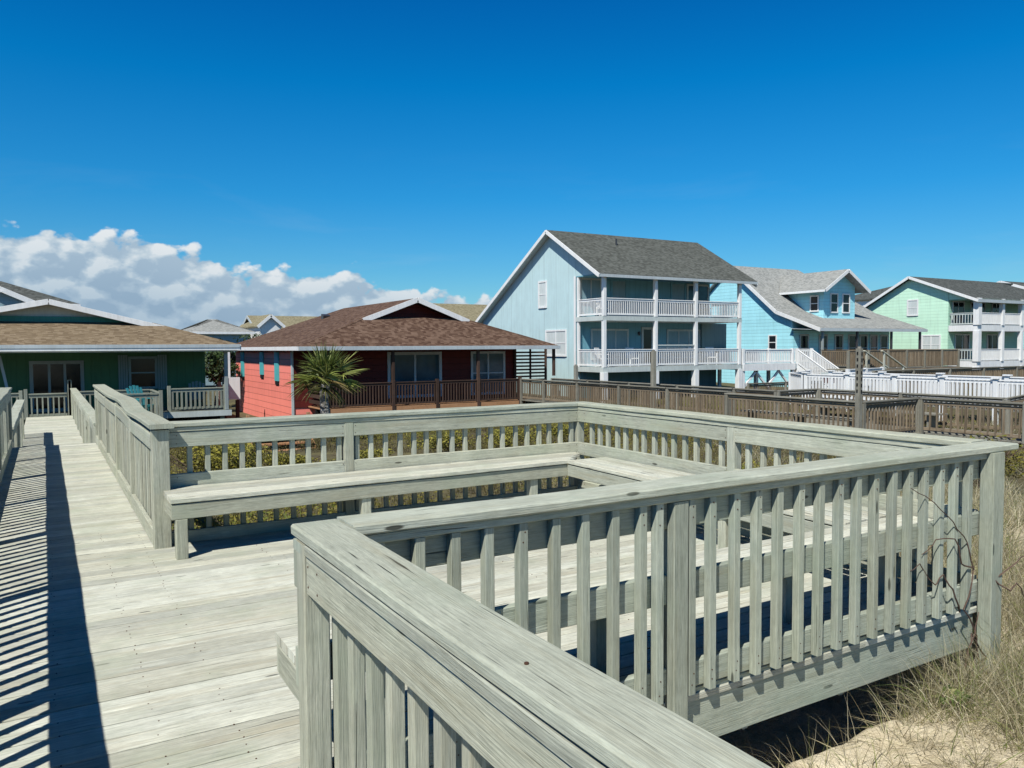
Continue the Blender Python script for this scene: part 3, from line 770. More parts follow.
chair('porch_chair', 'white chair on the lower porch of the pale blue house, by the left post', 25.2, 33.2, .6, 'white', .4, 'x')
chair('porch_chair', 'white chair on the lower porch, left of the narrow dark door', 27.3, 33.3, .6, 'white', -.2, 'x')
chair('porch_chair', 'white chair on the lower porch near the right end of the pale blue house', 31.9, 33.3, .6, 'white', .5, 'x')
chair('porch_chair', 'white chair on the lower porch beside the beige screen', 33.0, 33.2, .6, 'white', -.5, 'x')
table('white table on the upper porch of the pale blue house, right end', 32.6, 33.3, 3.24, 'white', .45, .6)

# ------------------------------------------------------------------ turquoise house
TU = 44.18
th_ = thing('beach_house', 'turquoise house with a front dormer and a pale grey roof sweeping over its porch', 'house', (50, 41, -1.4), 'beach houses in the row')
prof_t = [(34.39, 2.72), (37.94, 4.0), (44.2, 9.3)]
def tz(y):
    if y < 37.94: return 2.76+(y-34.39)*(4.02-2.76)/(37.94-34.39)
    if y < 42.4: return 4.02+(y-37.94)*.79
    return 4.02+(42.4-37.94)*.79-(y-42.4)*.79
TP = 42.4
mb = MB(); prism(mb, [(36.79, -1.4), (47.9, -1.4), (47.9, tz(47.9)-.1), (TP, tz(TP)-.1), (37.94, tz(37.94)-.1), (36.79, tz(36.79)-.1)], 'x', TU, 51.); mb.build('wall', 'turq', th_)
wallbox(th_, 51.01, 54.95, 36.79, 47.9, -1.4, 2.85, 'turq')
mb = MB(); E1 = 55.5; X0 = TU-.3
mb.slab([(X0, 34.3, tz(34.3)+.1), (E1+.2, 34.3, tz(34.3)+.1), (E1-.6, 37.94, tz(37.94)+.1), (X0, 37.94, tz(37.94)+.1)], .1, uaxis=(1,0,0))
mb.slab([(X0, 37.94, tz(37.94)+.1), (E1-.6, 37.94, tz(37.94)+.1), (E1-4., TP, tz(TP)+.1), (X0, TP, tz(TP)+.1)], .1, uaxis=(1,0,0))
mb.slab([(E1-4., TP, tz(TP)+.1), (E1-.6, 37.94, tz(37.94)+.1), (E1+.2, 34.3, tz(34.3)+.1), (E1+.2, 48.7, tz(48.2)+.1)], .1, uaxis=(0,1,0))
mb.slab([(E1-.0, 48.4, tz(48.4)+.1), (X0, 48.4, tz(48.4)+.1), (X0, TP, tz(TP)+.1), (E1-4., TP, tz(TP)+.1)], .1, uaxis=(1,0,0))
mb.build('roof', 'roof_pale', th_)
for a, b_ in ((34.25, 37.94), (37.94, TP)):
    mb = MB(); mb.beam((X0-.03, a, tz(a)-.02), (X0-.03, b_, tz(b_)-.02), .04, .24); mb.build('rake_board', 'white', th_)
mb = MB(); mb.beam((X0, 34.25, tz(34.25)-.0), (E1+.2, 34.25, tz(34.25)-.0), .06, .2); mb.build('fascia', 'fascia', th_)
mb = MB(); mb.slab([(X0, 34.35, tz(34.35)-.03), (E1+.1, 34.35, tz(34.35)-.03), (E1+.1, 36.8, tz(34.35)+.1), (X0, 36.8, tz(34.35)+.1)], .03); mb.build('porch_ceiling', 'fascia', th_)
wallbox(th_, TU+.02, 54.9, 36.72, 36.78, -.2, 2.7, 'turq', 'porch_wall')
wallbox(th_, TU-.02, E1, 34.3, 36.7, -.25, .25, 'greywood', 'porch_floor')
for x in (TU+.2, 48.0, 51.8, 55.2): post(th_, x, 34.5, .25, 2.75, .14, 'metal' if x > 45 else 'post_grey')
for x in (44.2, 55.2): post(th_, x, 34.6, -1.6, -.2, .14, 'white')
window(th_, 'u', TU, 38.47, 1.37, 2.43, .75, 1, 'glass', tw=.08)
for x in (45.3, 47.3, 49.0, 50.5, 51.8, 53.0, 54.2): window(th_, 'v', 36.72, x, .5, 2.45, .95, 1, 'glass', trim='fascia', sash=True, tw=.12)
# dormer
DX0, DX1, DY = 46.9, 50.3, 36.4
window_z = 5.0
DC = 49.35-.75
def DV(x): return 7.0-.60*abs(x-DC)
mb = MB(); zb_ = 3.3
prism(mb, [(DX0, zb_), (DX1, zb_), (DX1, DV(DX1)-.12), (DC, DV(DC)-.12), (DX0, DV(DX0)-.12)], 'y', DY, 41.0); mb.build('dormer_wall', 'turq', th_)
mb = MB()
mb.slab([(DC, DY-.7, DV(DC)), (DC, 41.6, DV(DC)), (DX0-.75, 39.6, DV(DX0-.75)), (DX0-.75, DY-.7, DV(DX0-.75))], .1, uaxis=(0,1,0))
mb.slab([(DX1+.75, DY-.7, DV(DX1+.75)), (DX1+.75, 39.6, DV(DX1+.75)), (DC, 41.6, DV(DC)), (DC, DY-.7, DV(DC))], .1, uaxis=(0,1,0))
mb.build('dormer_roof', 'roof_pale', th_)
for s_ in (-1, 1):
    xe = DC+s_*2.45
    mb = MB(); mb.beam((DC, DY-.74, DV(DC)-.1), (xe, DY-.74, DV(xe)-.1), .04, .22, up=(0,0,1)); mb.build('rake_board', 'white', th_)
mb = MB(); mb.beam((DX0-.78, DY-.7, DV(DX0-.75)-.1), (DX0-.78, 39.6, DV(DX0-.75)-.1), .04, .16); mb.build('fascia', 'white', th_)
for x in (48.0, 49.3): window(th_, 'v', DY, x, 3.95, 5.35, .85, 1, 'glass', tw=.09)
window(th_, 'u', DX0, 37.15, 4.05, 5.2, .75, 1, 'glass', tw=.09)

# ------------------------------------------------------------------ mint green house
GU = 59.07
mh = thing('beach_house', 'mint green house with white stacked porches at the right edge', 'house', (64, 38, -1.4), 'beach houses in the row')
def gz(y): return 7.0-(.385 if y < 37.69 else .55)*abs(y-37.69)
prism_y = [(34.71, -1.4), (46., -1.4), (46., gz(46.)-.1), (37.69, 6.9), (34.71, gz(34.71)-.1)]
mb = MB(); prism(mb, prism_y, 'x', GU, 69.); mb.build('wall', 'mint', mh)
wallbox(mh, GU+.02, 68.9, 34.66, 34.70, .3, 5.6, 'mint_shade', 'porch_wall')
mb = MB(); prism(mb, [(32.6, 5.08), (34.66, 5.08), (34.66, gz(34.66)-.08), (32.6, gz(32.6)-.08)], 'x', GU, GU+.1); mb.build('gable_return', 'mint', mh)
mb = MB(); x0, x1 = GU-.4, 74.
mb.slab([(x0, 32.3, gz(32.3)+.06), (x1, 32.3, gz(32.3)+.06), (x1-2.5, 37.69, 7.06), (x0, 37.69, 7.06)], .1, uaxis=(1,0,0))
mb.slab([(x1, 46.5, gz(46.5)+.06), (x0, 46.5, gz(46.5)+.06), (x0, 37.69, 7.06), (x1, 37.69, 7.06)], .1, uaxis=(1,0,0)); mb.build('roof', 'roof_dark', mh)
for (ya, yb) in ((32.25, 37.69), (46.5, 37.69)):
    mb = MB(); mb.beam((x0-.03, ya, gz(ya)-.03), (x0-.03, yb, gz(yb)-.03), .04, .2); mb.build('rake_board', 'white', mh)
mb = MB(); mb.beam((x0, 32.25, gz(32.25)-.03), (x1, 32.25, gz(32.25)-.03), .06, .22); mb.build('fascia', 'fascia', mh)
xs = [59.2, 62.5, 65.2, 68.3]
for zf in (3.12, .42):
    mb = MB(); mb.box(59.05, 68.5, 32.5, 34.65, zf-.45 if zf > 1 else zf-.42, zf); mb.build('porch_floor', 'white', mh)
    for a, b_ in zip(xs[:-1], xs[1:]):
        rail(mh, (a+.1, 32.58), (b_-.1, 32.58), zf, .92, step=.14, bw=.07 if zf < 1 else .07)
    rail(mh, (59.15, 32.7), (59.15, 34.6), zf, .92, step=.2, bw=.05, mat='offwhite')
wallbox(mh, 59.1, 68.5, 32.5, 34.65, 5.02, 5.07, 'mint_shade', 'porch_ceiling')
for x in xs:
    w_ = .42 if x < 60 else .3
    post(mh, x, 32.58, 3.12, 5.1, w_); post(mh, x, 32.58, .42, 2.68, w_); post(mh, x, 32.58, -1.6, .0, w_)
window(mh, 'u', GU, 37.55, 3.95, 5.25, .95, 1, 'blind', tw=.1); window(mh, 'u', GU, 36.0, .9, 2.45, 1.55, 2, 'blind', tw=.12)
for (x, w_, z0, z1) in ((60.3, 1.6, 3.2, 5.0), (62.3, .7, 3.4, 5.0), (63.6, .8, 3.4, 5.0), (65.6, 1.3, 3.2, 5.0), (60.9, 2.0, .5, 2.5), (65.1, 1.6, .5, 2.5)):
    window(mh, 'v', 34.66, x, z0, z1, w_, 2 if w_ > 1 else 1, 'glass', trim='offwhite', sash=False, tw=.1)
# white entry stairs at right of mint house
es = thing('porch_stairs', 'white porch stairs going down at the right edge below the mint house', 'stairs', (68.6, 31.5, -1.4))
for x in (67., 68.6):
    rail(es, (x, 32.3), (x, 29.6), .4, .95, step=.2, bw=.06, z1f=-1.2, name='stair_railing')
    mb = MB(); mb.beam((x, 32.3, .2), (x, 29.5, -1.4), .08, .3); mb.build('stringer', 'newwood', es)
for k in range(8):
    mb = MB(); mb.box(67.05, 68.55, 32.2-.35*k-.3, 32.2-.35*k, .35-.2*k, .39-.2*k); mb.build('stair_tread', 'white', es)

# next house at the far right
def simple_house(label, x0, x1, y0, y1, zw, zp, ridge, wall_m, roof_m, ov=.4, gable_trim='white', zb=-1.5, windows=(), hip=False, name='beach_house', group='background houses'):
    t = thing(name, label, 'house', ((x0+x1)/2, (y0+y1)/2, zb), group)
    mb = MB()
    if ridge == 'x':
        yc = (y0+y1)/2; prism(mb, [(y0, zb), (y1, zb), (y1, zw), (yc, zp-.1), (y0, zw)] if not hip else [(y0, zb), (y1, zb), (y1, zw), (y0, zw)], 'x', x0, x1)
        s_ = (zp-zw)/(yc-y0); e = zw-s_*ov
        h0 = x0-ov if not hip else x0+(yc-y0)*.9; h1 = x1+ov if not hip else x1-(yc-y0)*.9
        w = MB()
        w.slab([(x0-ov, y0-ov, e+.08), (x1+ov, y0-ov, e+.08), (h1, yc, zp), (h0, yc, zp)], .1, uaxis=(1,0,0))
        w.slab([(x1+ov, y1+ov, e+.08), (x0-ov, y1+ov, e+.08), (h0, yc, zp), (h1, yc, zp)], .1, uaxis=(1,0,0))
        if hip:
            w.slab([(x0-ov, y1+ov, e+.08), (x0-ov, y0-ov, e+.08), (h0, yc, zp)], .1, uaxis=(0,1,0)); w.slab([(x1+ov, y0-ov, e+.08), (x1+ov, y1+ov, e+.08), (h1, yc, zp)], .1, uaxis=(0,1,0))
        ends = [((x0-ov-.03, y0-ov, e-.03), (x0-ov-.03, yc, zp-.12)), ((x0-ov-.03, y1+ov, e-.03), (x0-ov-.03, yc, zp-.12))]
    else:
        xc = (x0+x1)/2; prism(mb, [(x0, zb), (x1, zb), (x1, zw), (xc, zp-.1), (x0, zw)], 'y', y0, y1)
        s_ = (zp-zw)/(xc-x0); e = zw-s_*ov; w = MB()
        w.slab([(xc, y0-ov, zp), (xc, y1+ov, zp), (x0-ov, y1+ov, e+.08), (x0-ov, y0-ov, e+.08)], .1, uaxis=(0,1,0))
        w.slab([(x1+ov, y0-ov, e+.08), (x1+ov, y1+ov, e+.08), (xc, y1+ov, zp), (xc, y0-ov, zp)], .1, uaxis=(0,1,0))
        ends = [((x0-ov, y0-ov-.03, e-.03), (xc, y0-ov-.03, zp-.12)), ((x1+ov, y0-ov-.03, e-.03), (xc, y0-ov-.03, zp-.12))]
    mb.build('wall', wall_m, t); w.build('roof', roof_m, t)
    if not hip:
        for p, q in ends:
            b2 = MB(); b2.beam(p, q, .04, .26); b2.build('rake_board', gable_trim, t)
    else:
        b2 = MB(); b2.beam((x0-ov, y0-ov-.03, e-.02), (x1+ov, y0-ov-.03, e-.02), .05, .2); b2.build('fascia', 'white', t)
    for (face, c, z0, z1, ww, gl) in windows: window(t, face, x0 if face == 'u' else y0, c, z0, z1, ww, 1, gl)
    return t
simple_house('turquoise house with a low white gable at the far right edge', 76., 88., 33.2, 46., 5.3, 7.5, 'x', 'turq', 'roof_dark', windows=(('u', 36, 3.4, 4.8, 1, 'glass'), ('v', 78, 3.4, 5., 1.2, 'glass')))

# ------------------------------------------------------------------ red house
RU = 9.5
rh = thing('beach_house', 'single-storey salmon red cottage with a brown hip roof and white-edged gablet', 'house', (15.5, 41, -2.), 'beach houses in the row')
RE, RW, RV0, RVW = 22.15, 21.2, 32.9, 35.35
mb = MB(); mb.box(RU, RW, RVW, 47.3, -2.9, 1.62); mb.build('wall', 'salmon', rh)
wallbox(rh, RU+.05, RW, RVW-.04, RVW-.003, -1., 1.6, 'red_shade', 'front_wall')
# roof
rc = 15.05; ze = 1.72; zp_ = 4.0; yf, yb2 = 32.75, 49.; y1_, y2_ = 34.0, 46.2
x0, x1 = 9.1, 22.2
def lerp(a, b, t): return tuple(a[i]+(b[i]-a[i])*t for i in range(3))
mb = MB()
zg = 3.03; GYR = 35.3; gx0, gx1 = 12.9, 18.35; rc = 15.62; zp_ = 4.07
mb.slab([(x0, yf, ze), (x1, yf, ze), (gx1-.1, GYR+.25, zg+.1), (gx0+.1, GYR+.25, zg+.1)], .1, uaxis=(1,0,0))
front = mb.build('roof', 'roof_brown', rh)
mb = MB()
mb.slab([(rc, GYR, zp_), (rc, y2_, zp_), (x0, yb2, ze), (x0, yf, ze), (gx0, GYR, zg)], .1, uaxis=(0,1,0))
mb.slab([(x1, yf, ze), (x1, yb2, ze), (rc, y2_, zp_), (rc, GYR, zp_), (gx1, GYR, zg)], .1, uaxis=(0,1,0))
mb.slab([(x1, yb2, ze), (x0, yb2, ze), (rc, y2_, zp_)], .1, uaxis=(1,0,0))
mb.build('roof', 'roof_brown', rh)
mb = MB(); prism(mb, [(gx0+.1, zg-.4), (gx1-.1, zg-.4), (gx1-.1, zg-.08), (rc, zp_-.15), (gx0+.1, zg-.08)], 'y', GYR+.75, GYR+.85); mb.build('gablet_wall', 'red_shade', rh)
for xe in (gx0-.05, gx1+.05):
    mb = MB(); mb.beam((rc, GYR-.04, zp_-.09), (xe, GYR-.04, zg-.09), .05, .24, up=(0,0,1)); mb.build('rake_board', 'white', rh)
mb = MB(); mb.beam((x0, yf-.03, ze-.07), (x1, yf-.03, ze-.07), .05, .17); mb.build('fascia', 'fascia', rh)
mb = MB(); mb.beam((x0-.03, yf, ze-.07), (x0-.03, yb2, ze-.07), .05, .17); mb.build('fascia', 'white', rh)
wallbox(rh, x0+.02, x1-.02, yf+.02, yb2-.1, ze-.16, ze-.12, 'darkwood', 'soffit')
mb = MB(); mb.beam((13.7, 43.5, 3.35), (13.7, 43.9, 3.45), .4, .3); mb.build('roof_vent', 'metal', rh)
for (y, z0) in ((45.4, .0), (40.9, .22), (37.9, .0)):
    mb = MB(); mb.box(RU-.06, RU-.004, y-.36, y+.36, z0+.12, 1.5); s_ = mb.build('shutter', 'teal_shutter', rh)
    mb = MB(); mb.box(RU-.05, RU-.006, y-.3, y+.3, z0-.06, z0+.11); mb.build('window_gap', 'black', rh)
window(rh, 'v', RVW-.04, 15.45, -.75, 1.46, 2.85, 2, 'glass_blue', trim='fascia', sash=False, name='sliding_door', tw=.14)
window(rh, 'v', RVW-.04, 19.5, -.75, 1.46, 2.0, 2, 'glass_blue', trim='fascia', sash=True, name='sliding_door', tw=.12)
# corner trim of salmon wall
wallbox(rh, RU-.03, RU+.06, RVW-.06, RVW+.06, -2.9, 1.6, 'fascia', 'corner_trim')
# porch
RF = -.95
mb = MB(); mb.box(10.2, RW+.9, 33.05, RVW-.05, RF-.05, RF); mb.build('porch_floor', 'newwood', rh)
mb = MB(); mb.beam((10.2, 33.0, RF-.14), (RW-.9, 33.0, RF-.14), .05, .27); mb.build('fascia', 'newwood', rh)
px = [10.35, 13.38, 15.54, 17.69, 20.0]
for a, b_ in zip(px[:-1], px[1:]): rail(rh, (a+.07, 33.0), (b_-.07, 33.0), RF, 1.08, 'darkwood', step=.14, bw=.055)
for x in px: post(rh, x, 33.0, RF-.4, .22, .15, 'darkwood', 'rail_post')
for x in (13.38, 17.69, 22.0): post(rh, x, 33.0, .22, 1.6, .13, 'darkwood')
post(rh, 10.3, 33.0, RF-.4, 1.6, .13, 'darkwood')
# slatted screens
mb = MB()
for k in range(9): mb.box(21.1, 22.9, 35.2, 35.24, -.1+.18*k, -.01+.18*k)
mb.box(21.0, 21.1, 35.15, 35.25, -1, 1.6); mb.box(22.9, 23.0, 35.15, 35.25, -1, 1.6); mb.box(21.95, 22.02, 35.15, 35.25, -1, 1.6); mb.build('slatted_screen', 'darkwood', rh)
mb = MB()
for k in range(9): mb.box(10.2, 10.24, 33.1, 35.2, -.8+.26*k, -.64+.26*k)
mb.build('slatted_screen', 'darkwood', rh)
for x in (10.4, 13, 16, 19): post(rh, x, 33.3, -2.9, RF-.05, .15, 'darkwood', 'support_post')
wallbox(rh, 10.2, 21, 34.2, 34.25, -2.9, RF-.06, 'black', 'crawlspace_shade')  # black sheet standing in for the shade under the porch
# brown stair box before the salmon wall
stp = thing('wooden_steps', 'orange-brown wooden steps standing in the scrub left of the palm', 'steps', (5.6, 21.6, -2.0))
for k in range(6):
    mb = MB(); mb.box(4.9, 6.5, 22.6-.32*k-.3, 22.6-.32*k, -.86-.16*k, -.82-.16*k); mb.build('stair_tread', 'newwood', stp)
for x in (4.85, 6.55):
    mb = MB(); mb.beam((x, 22.8, -.85), (x, 20.6, -1.95), .05, .28); mb.build('stringer', 'newwood', stp)
    mb = MB(); mb.beam((x, 22.7, -1.9), (x, 22.7, -.2), .09, .09, up=(0,1,0)); mb.build('post', 'newwood', stp)
mb = MB(); mb.box(4.9, 6.5, 22.65, 23.9, -.9, -.82); mb.build('landing', 'newwood', stp)
mb = MB(); mb.box(4.9, 6.5, 23.8, 23.86, -2, -.92); mb.build('skirt_board', 'newwood', stp)

# ------------------------------------------------------------------ green house at left
gh = thing('beach_house', 'low dark green cottage behind the walkway gate with a tan hip roof', 'house', (-3, 38, -2.), 'beach houses in the row')
GV0 = 30.6; GW = 33.6; GF = -.62
GX1 = 6.22; GC = .55
mb = MB(); mb.box(-14., 5.55, GW, 45., -2.9, 1.6); mb.build('wall', 'green', gh)
# front (-v) roof plane with gablet
ze = 1.82; zg = 2.9; zpk = 3.85
k_ = thing
mb = MB(); GXc = .3; gL, gR = -6.8, 4.95
mb.slab([(-14.6, GV0-.1, ze), (GX1+.05, GV0-.1, ze), (3.75, 34.1, 2.70), (-9., 34.1, 2.70)], .1, uaxis=(1,0,0)); mb.build('roof', 'roof_tan', gh)
GP = (.32, 32.2)   # gablet apex x, plane y
GG = 33.6; AX, AZ_ = .18, 3.50
mb = MB()
mb.slab([(AX, GG, AZ_), (AX, 44., AZ_), (-9.5, 45.5, 1.5), (-6.6, GG, 2.05)], .1, uaxis=(0,1,0))
mb.slab([(GX1+.05, GV0-.1, ze), (GX1+.05, 45., ze), (AX, 44., AZ_), (AX, GG, AZ_), (4.0, GG, 2.56)], .1, uaxis=(0,1,0)); mb.build('roof', 'roof_tan', gh)
mb = MB(); prism(mb, [(-5., 2.2), (3.9, 2.2), (3.9, 2.5), (AX, 3.4), (-5., 2.3)], 'y', 34.25, 34.35); mb.build('gablet_wall', 'offwhite', gh)
mb = MB(); prism(mb, [(-5., 2.35), (3.2, 2.35), (3.2, 2.62), (2.1, 2.90), (-5., 2.90)], 'y', 34.12, 34.22); mb.build('gablet_panel', 'teal', gh)
for xe, ze_ in ((-6.6, 2.05), (4.05, 2.55)):
    mb = MB(); mb.beam((AX, GG-.05, AZ_-.08), (xe, GG-.05, ze_-.08), .05, .2, up=(0,0,1)); mb.build('rake_board', 'white', gh)
mb = MB(); mb.beam((-14.6, GV0-.14, ze-.06), (GX1+.05, GV0-.14, ze-.06), .05, .12); mb.build('fascia', 'fascia', gh)
mb = MB(); mb.beam((-14.6, GV0-.12, ze-.16), (GX1+.05, GV0-.12, ze-.16), .05, .11); mb.build('gutter', 'white', gh)
mb = MB(); mb.beam((GX1+.08, GV0-.1, ze-.1), (GX1+.08, 46, ze-.1), .05, .2); mb.build('fascia', 'white', gh)
wallbox(gh, -14.5, GX1, GV0, GW+12, ze-.26, ze-.22, 'offwhite', 'soffit')
mb = MB(); mb.box(-14, 6.0, GV0+.3, GW-.01, GF-.06, GF); mb.build('porch_floor', 'dockwood', gh)
mb = MB(); mb.box(1.2, 6.0, GV0+.22, GV0+.28, GF-.22, GF-.02); mb.build('fascia', 'offwhite', gh)
wallbox(gh, 1.2, 5.9, GV0+1.8, GV0+1.85, -2.9, GF-.08, 'black', 'crawlspace_shade')  # black sheet painted in place of shade below the porch floor
for x in (1.5, 3.4, 5.7): post(gh, x, GV0+.5, -2.9, GF-.06, .15, 'dockwood', 'support_post')
post(gh, 5.85, GV0+.35, GF, ze-.25, .13, 'post_grey')
window(gh, 'v', GW, .38, GF, 1.25, 1.75, 3, 'glass_black', trim='post_grey', sash=False, name='sliding_door', tw=.12)
window(gh, 'v', GW, 3.27, .12, 1.38, 1.02, 1, 'glass_black', trim='grey_shutter', sash=True, tw=.09)
for x in (2.58, 3.97):
    mb = MB()
    for k in range(4): mb.box(x-.17+.085*k, x-.09+.085*k-.012, GW-.05, GW-.005, .08, 1.44)
    mb.build('shutter', 'grey_shutter', gh)
for x in (-2.9, 1.55, 4.1):
    wallbox(gh, x-.05, x+.05, GW-.025, GW-.003, GF, 1.58, 'green', 'batten')
# porch railings and gate of the green house
gr_ = thing('porch_railing', 'grey-green porch railing left of the gate in front of the green house', 'railing', (-1.2, 31, GF), 'porch railings of the green house')
rail(gr_, (-2.4, 31.), (-.75, 31.), GF, .84, 'dockwood', step=.16, bw=.06, name='rail_panel'); 
for x in (-2.4, -.72): post(gr_, x, 31., GF, .3, .11, 'dockwood', 'post')
gr_ = thing('porch_railing', 'grey-green porch railing between the gate and the wavy cap rail', 'railing', (1.8, 31, GF), 'porch railings of the green house')
rail(gr_, (.75, 31.), (3.2, 31.), GF, .84, 'dockwood', step=.16, bw=.06, name='rail_panel')
for x in (.72,): post(gr_, x, 31., GF, .6, .11, 'dockwood', 'post')
gr_ = thing('porch_railing', 'grey-green railing at the right end of the green house porch, above a white board', 'railing', (4.8, 31, GF), 'porch railings of the green house')
rail(gr_, (3.9, 31.), (5.75, 31.), GF, .84, 'dockwood', step=.16, bw=.075, name='rail_panel')
for x in (3.86, 5.8): post(gr_, x, 31., GF-.1, .32, .12, 'dockwood', 'post')
gr_ = thing('porch_railing', 'sunlit projecting railing corner before the green house window', 'railing', (3.0, 29.6, GF), 'porch railings of the green house')
rail(gr_, (3.25, 28.2), (3.25, 30.9), GF, .84, 'dockwood', step=.14, bw=.09, name='rail_panel'); rail(gr_, (1.6, 28.15), (3.2, 28.15), GF, .84, 'dockwood', step=.16, bw=.06, name='rail_panel')
for x, y in ((3.25, 28.15), (1.55, 28.15)): post(gr_, x, y, -2., .3, .12, 'dockwood', 'post')
mb = MB(); mb.box(1.5, 3.3, 28.1, 31., GF-.1, GF-.03); mb.build('floor', 'dockwood', gr_)
gt = thing('garden_gate', 'small slatted wooden gate closing the far end of the walkway', 'gate', (.1, 31, GF))
rail(gt, (-.5, 31.), (.62, 31.), GF, .80, 'dockwood', step=.17, bw=.05, name='gate_leaf', bottom=.06)
for x in (-.58, .70): post(gt, x, 31., GF, .34 if x < 0 else .62, .11, 'dockwood', 'post')
lad = tag(MB.__new__(MB).__class__() and (lambda m_: (m_.beam((-.95, 31.6, GF), (-1.35, 32.6, 1.45), .09, .04, up=(0,1,0)), m_.build('leaning_pole', 'fascia'))[1])(MB()), 'pale pole leaning against the green house wall by the door', 'pole')
chair('porch_chair', 'teal plastic chair on the green house porch behind the railing', 2.9, 30.0, GF, 'plastic_teal', .5, group=None)
chair('porch_chair', 'grey adirondack chair at the right end of the green house porch', 5.0, 32.4, GF, 'plastic_grey', -.2)
# white side porch seen between green and red house
ws = thing('white_landing', 'white board landing between the green and the red house', 'porch', (7.6, 40, -2))
mb = MB(); mb.box(7.3, 8.0, 39.0, 39.1, -.75, .30); mb.build('board_panel', 'white', ws)
mb = MB(); mb.box(7.2, 7.3, 38.0, 39.1, -.75, .30); mb.build('board_panel', 'white', ws)
post(ws, 7.55, 39.3, -.75, 1.5, .14, 'white', 'post'); post(ws, 7.3, 39.2, -2.9, -.8, .16, 'darkwood', 'post'); post(ws, 7.9, 39.2, -2.9, -.8, .16, 'darkwood', 'post')

# ------------------------------------------------------------------ background houses
simple_house('grey hip-roofed house behind the ridge of the green cottage', -14, 1.4, 50.4, 58, 4.25, 5.62, 'x', 'slate', 'roof_dark', hip=True)
bt = simple_house('small white-trussed gable wing behind the green cottage roof', -5.6, -.55, 48.2, 51, 4.2, 5.45, 'y', 'slate', 'roof_dark', ov=.3)
for (a, b_) in (((-4.4, 4.62), (-1.75, 4.62)), ((-2.6, 4.62), (-2.1, 5.0)), ((-3.55, 4.62), (-4.05, 5.0)), ((-3.07, 4.62), (-3.07, 5.3))):
    mb = MB(); mb.beam((a[0], 47.75, a[1]), (b_[0], 47.75, b_[1]), .06, .10, up=(0,1,0)); mb.build('truss_member', 'white', bt)
simple_house('low grey roof just behind the ridge of the green cottage', 1.5, 4.4, 50, 52.5, 3.2, 3.75, 'x', 'slate', 'roof_dark', hip=True)
simple_house('distant blue-grey house with a hipped grey roof between two cottages', 10.6, 15.8, 72.3, 79, 3.2, 4.35, 'x', 'slate', 'roof_pale', hip=True)
simple_house('distant house with a tan roof and small white gable', 16.6, 18.5, 72.1, 80, 3.85, 4.75, 'y', 'white', 'roof_sage', ov=.25)
simple_house('tan roofed wing behind the small distant white gable', 17.2, 24., 75., 81, 3.6, 4.85, 'x', 'white', 'roof_sage', gable_trim='fascia')
simple_house('brown-green roofed house behind the red cottage', 29.9, 40., 58, 70, 3.4, 5.6, 'x', 'slate', 'roof_sage', gable_trim='fascia', windows=(('v', 34, 2.4, 3.4, 1.0, 'glass'),))
simple_house('house with a dark grey roof behind the turquoise and mint houses', 80, 94., 51, 61, 6.9, 8.5, 'x', 'white', 'roof_dark', hip=True, windows=(('u', 56, 5, 6.2, 1.5, 'glass'),))

# ------------------------------------------------------------------ neighbour's brown boardwalk
nbk = thing('old_boardwalk', 'old brown boardwalk with a square platform beyond the scrub, leading to the red house', 'boardwalk', (21, 22, -1.4))
NF = -.9
mb = MB()
y = 18.7
while y < 33: mb.beam((19.95, y+.07, NF-.02), (21.7, y+.07, NF-.02), .133, .035); y += .14
mb.build('decking', 'greywood', nbk)
mb = MB(); y = 13.6
while y < 18.6: mb.beam((19.1, y+.07, NF-.02), (23.8, y+.07, NF-.02), .133, .035); y += .14
mb.build('decking', 'greywood', nbk)
mb = MB(); y = 5.
while y < 13.5: mb.beam((22., y+.07, NF-.02), (23.8, y+.07, NF-.02), .133, .035); y += .14
mb.build('decking', 'greywood', nbk)
def brown_run(label, pts, z=NF, h=1.0, mat='brown', pm='greywood', z1=None, step=.16, grp='brown railings of the old boardwalk', capm='greywood', bw=.05):
    t = thing('boardwalk_railing', label, 'railing', (*pts[0], z), grp)
    for i, (p, q) in enumerate(zip(pts[:-1], pts[1:])):
        a = Vector(p); b_ = Vector(q); zz = (z, z) if z1 is None else (z1[i], z1[i+1])
        rail(t, p, q, zz[0], h-.03, mat, step=step, bw=bw, name='baluster_panel', z1f=zz[1], bottom=.12)
        d = (b_-a).normalized()
        mb = MB(); mb.beam((*(a-d*.02), zz[0]+h), (*(b_+d*.02), zz[1]+h), .19, .04); mb.build('cap_rail', capm, t)
    for i, p in enumerate(pts):
        zz = z if z1 is None else z1[i]
        post(t, p[0]-.06, p[1]-.06, -2.0, zz+h-.03, .11, pm, 'post')
    return t
brown_run('brown railing of the old walkway running from the red cottage porch to the platform', [(20.05, y) for y in (32.9, 30.9, 28.2, 25.3, 22.4, 19.3)])
brown_run('far brown railing of the old walkway, half hidden behind the nearer one', [(21.65, y) for y in (32.6, 29.6, 26.6, 23.6, 20.6, 18.7)])
brown_run('brown platform railing between the walkway end and the tall slotted post', [(19.2, 18.6), (19.2, 13.65)])
brown_run('short brown platform railing turning back from the tall slotted post', [(19.2, 13.6), (21.95, 13.75)], h=1.0)
brown_run('brown railing at the right edge with wide gaps, running toward the beach', [(22.0, 13.7), (22.1, 10.9), (22.2, 8.), (22.3, 5.)], step=.2)
brown_run('far railing of the old platform behind its benches', [(23.8, 18.6), (23.8, 15.5), (23.8, 12.3)])
brown_run('platform railing at the back beside the walkway opening', [(21.7, 18.65), (23.75, 18.65)])
brown_run('sloping handrail climbing toward the beach at the right edge', [(23.8, 12.2), (23.8, 9.5), (23.8, 6)], z1=[NF, -.2, .6], z=NF)
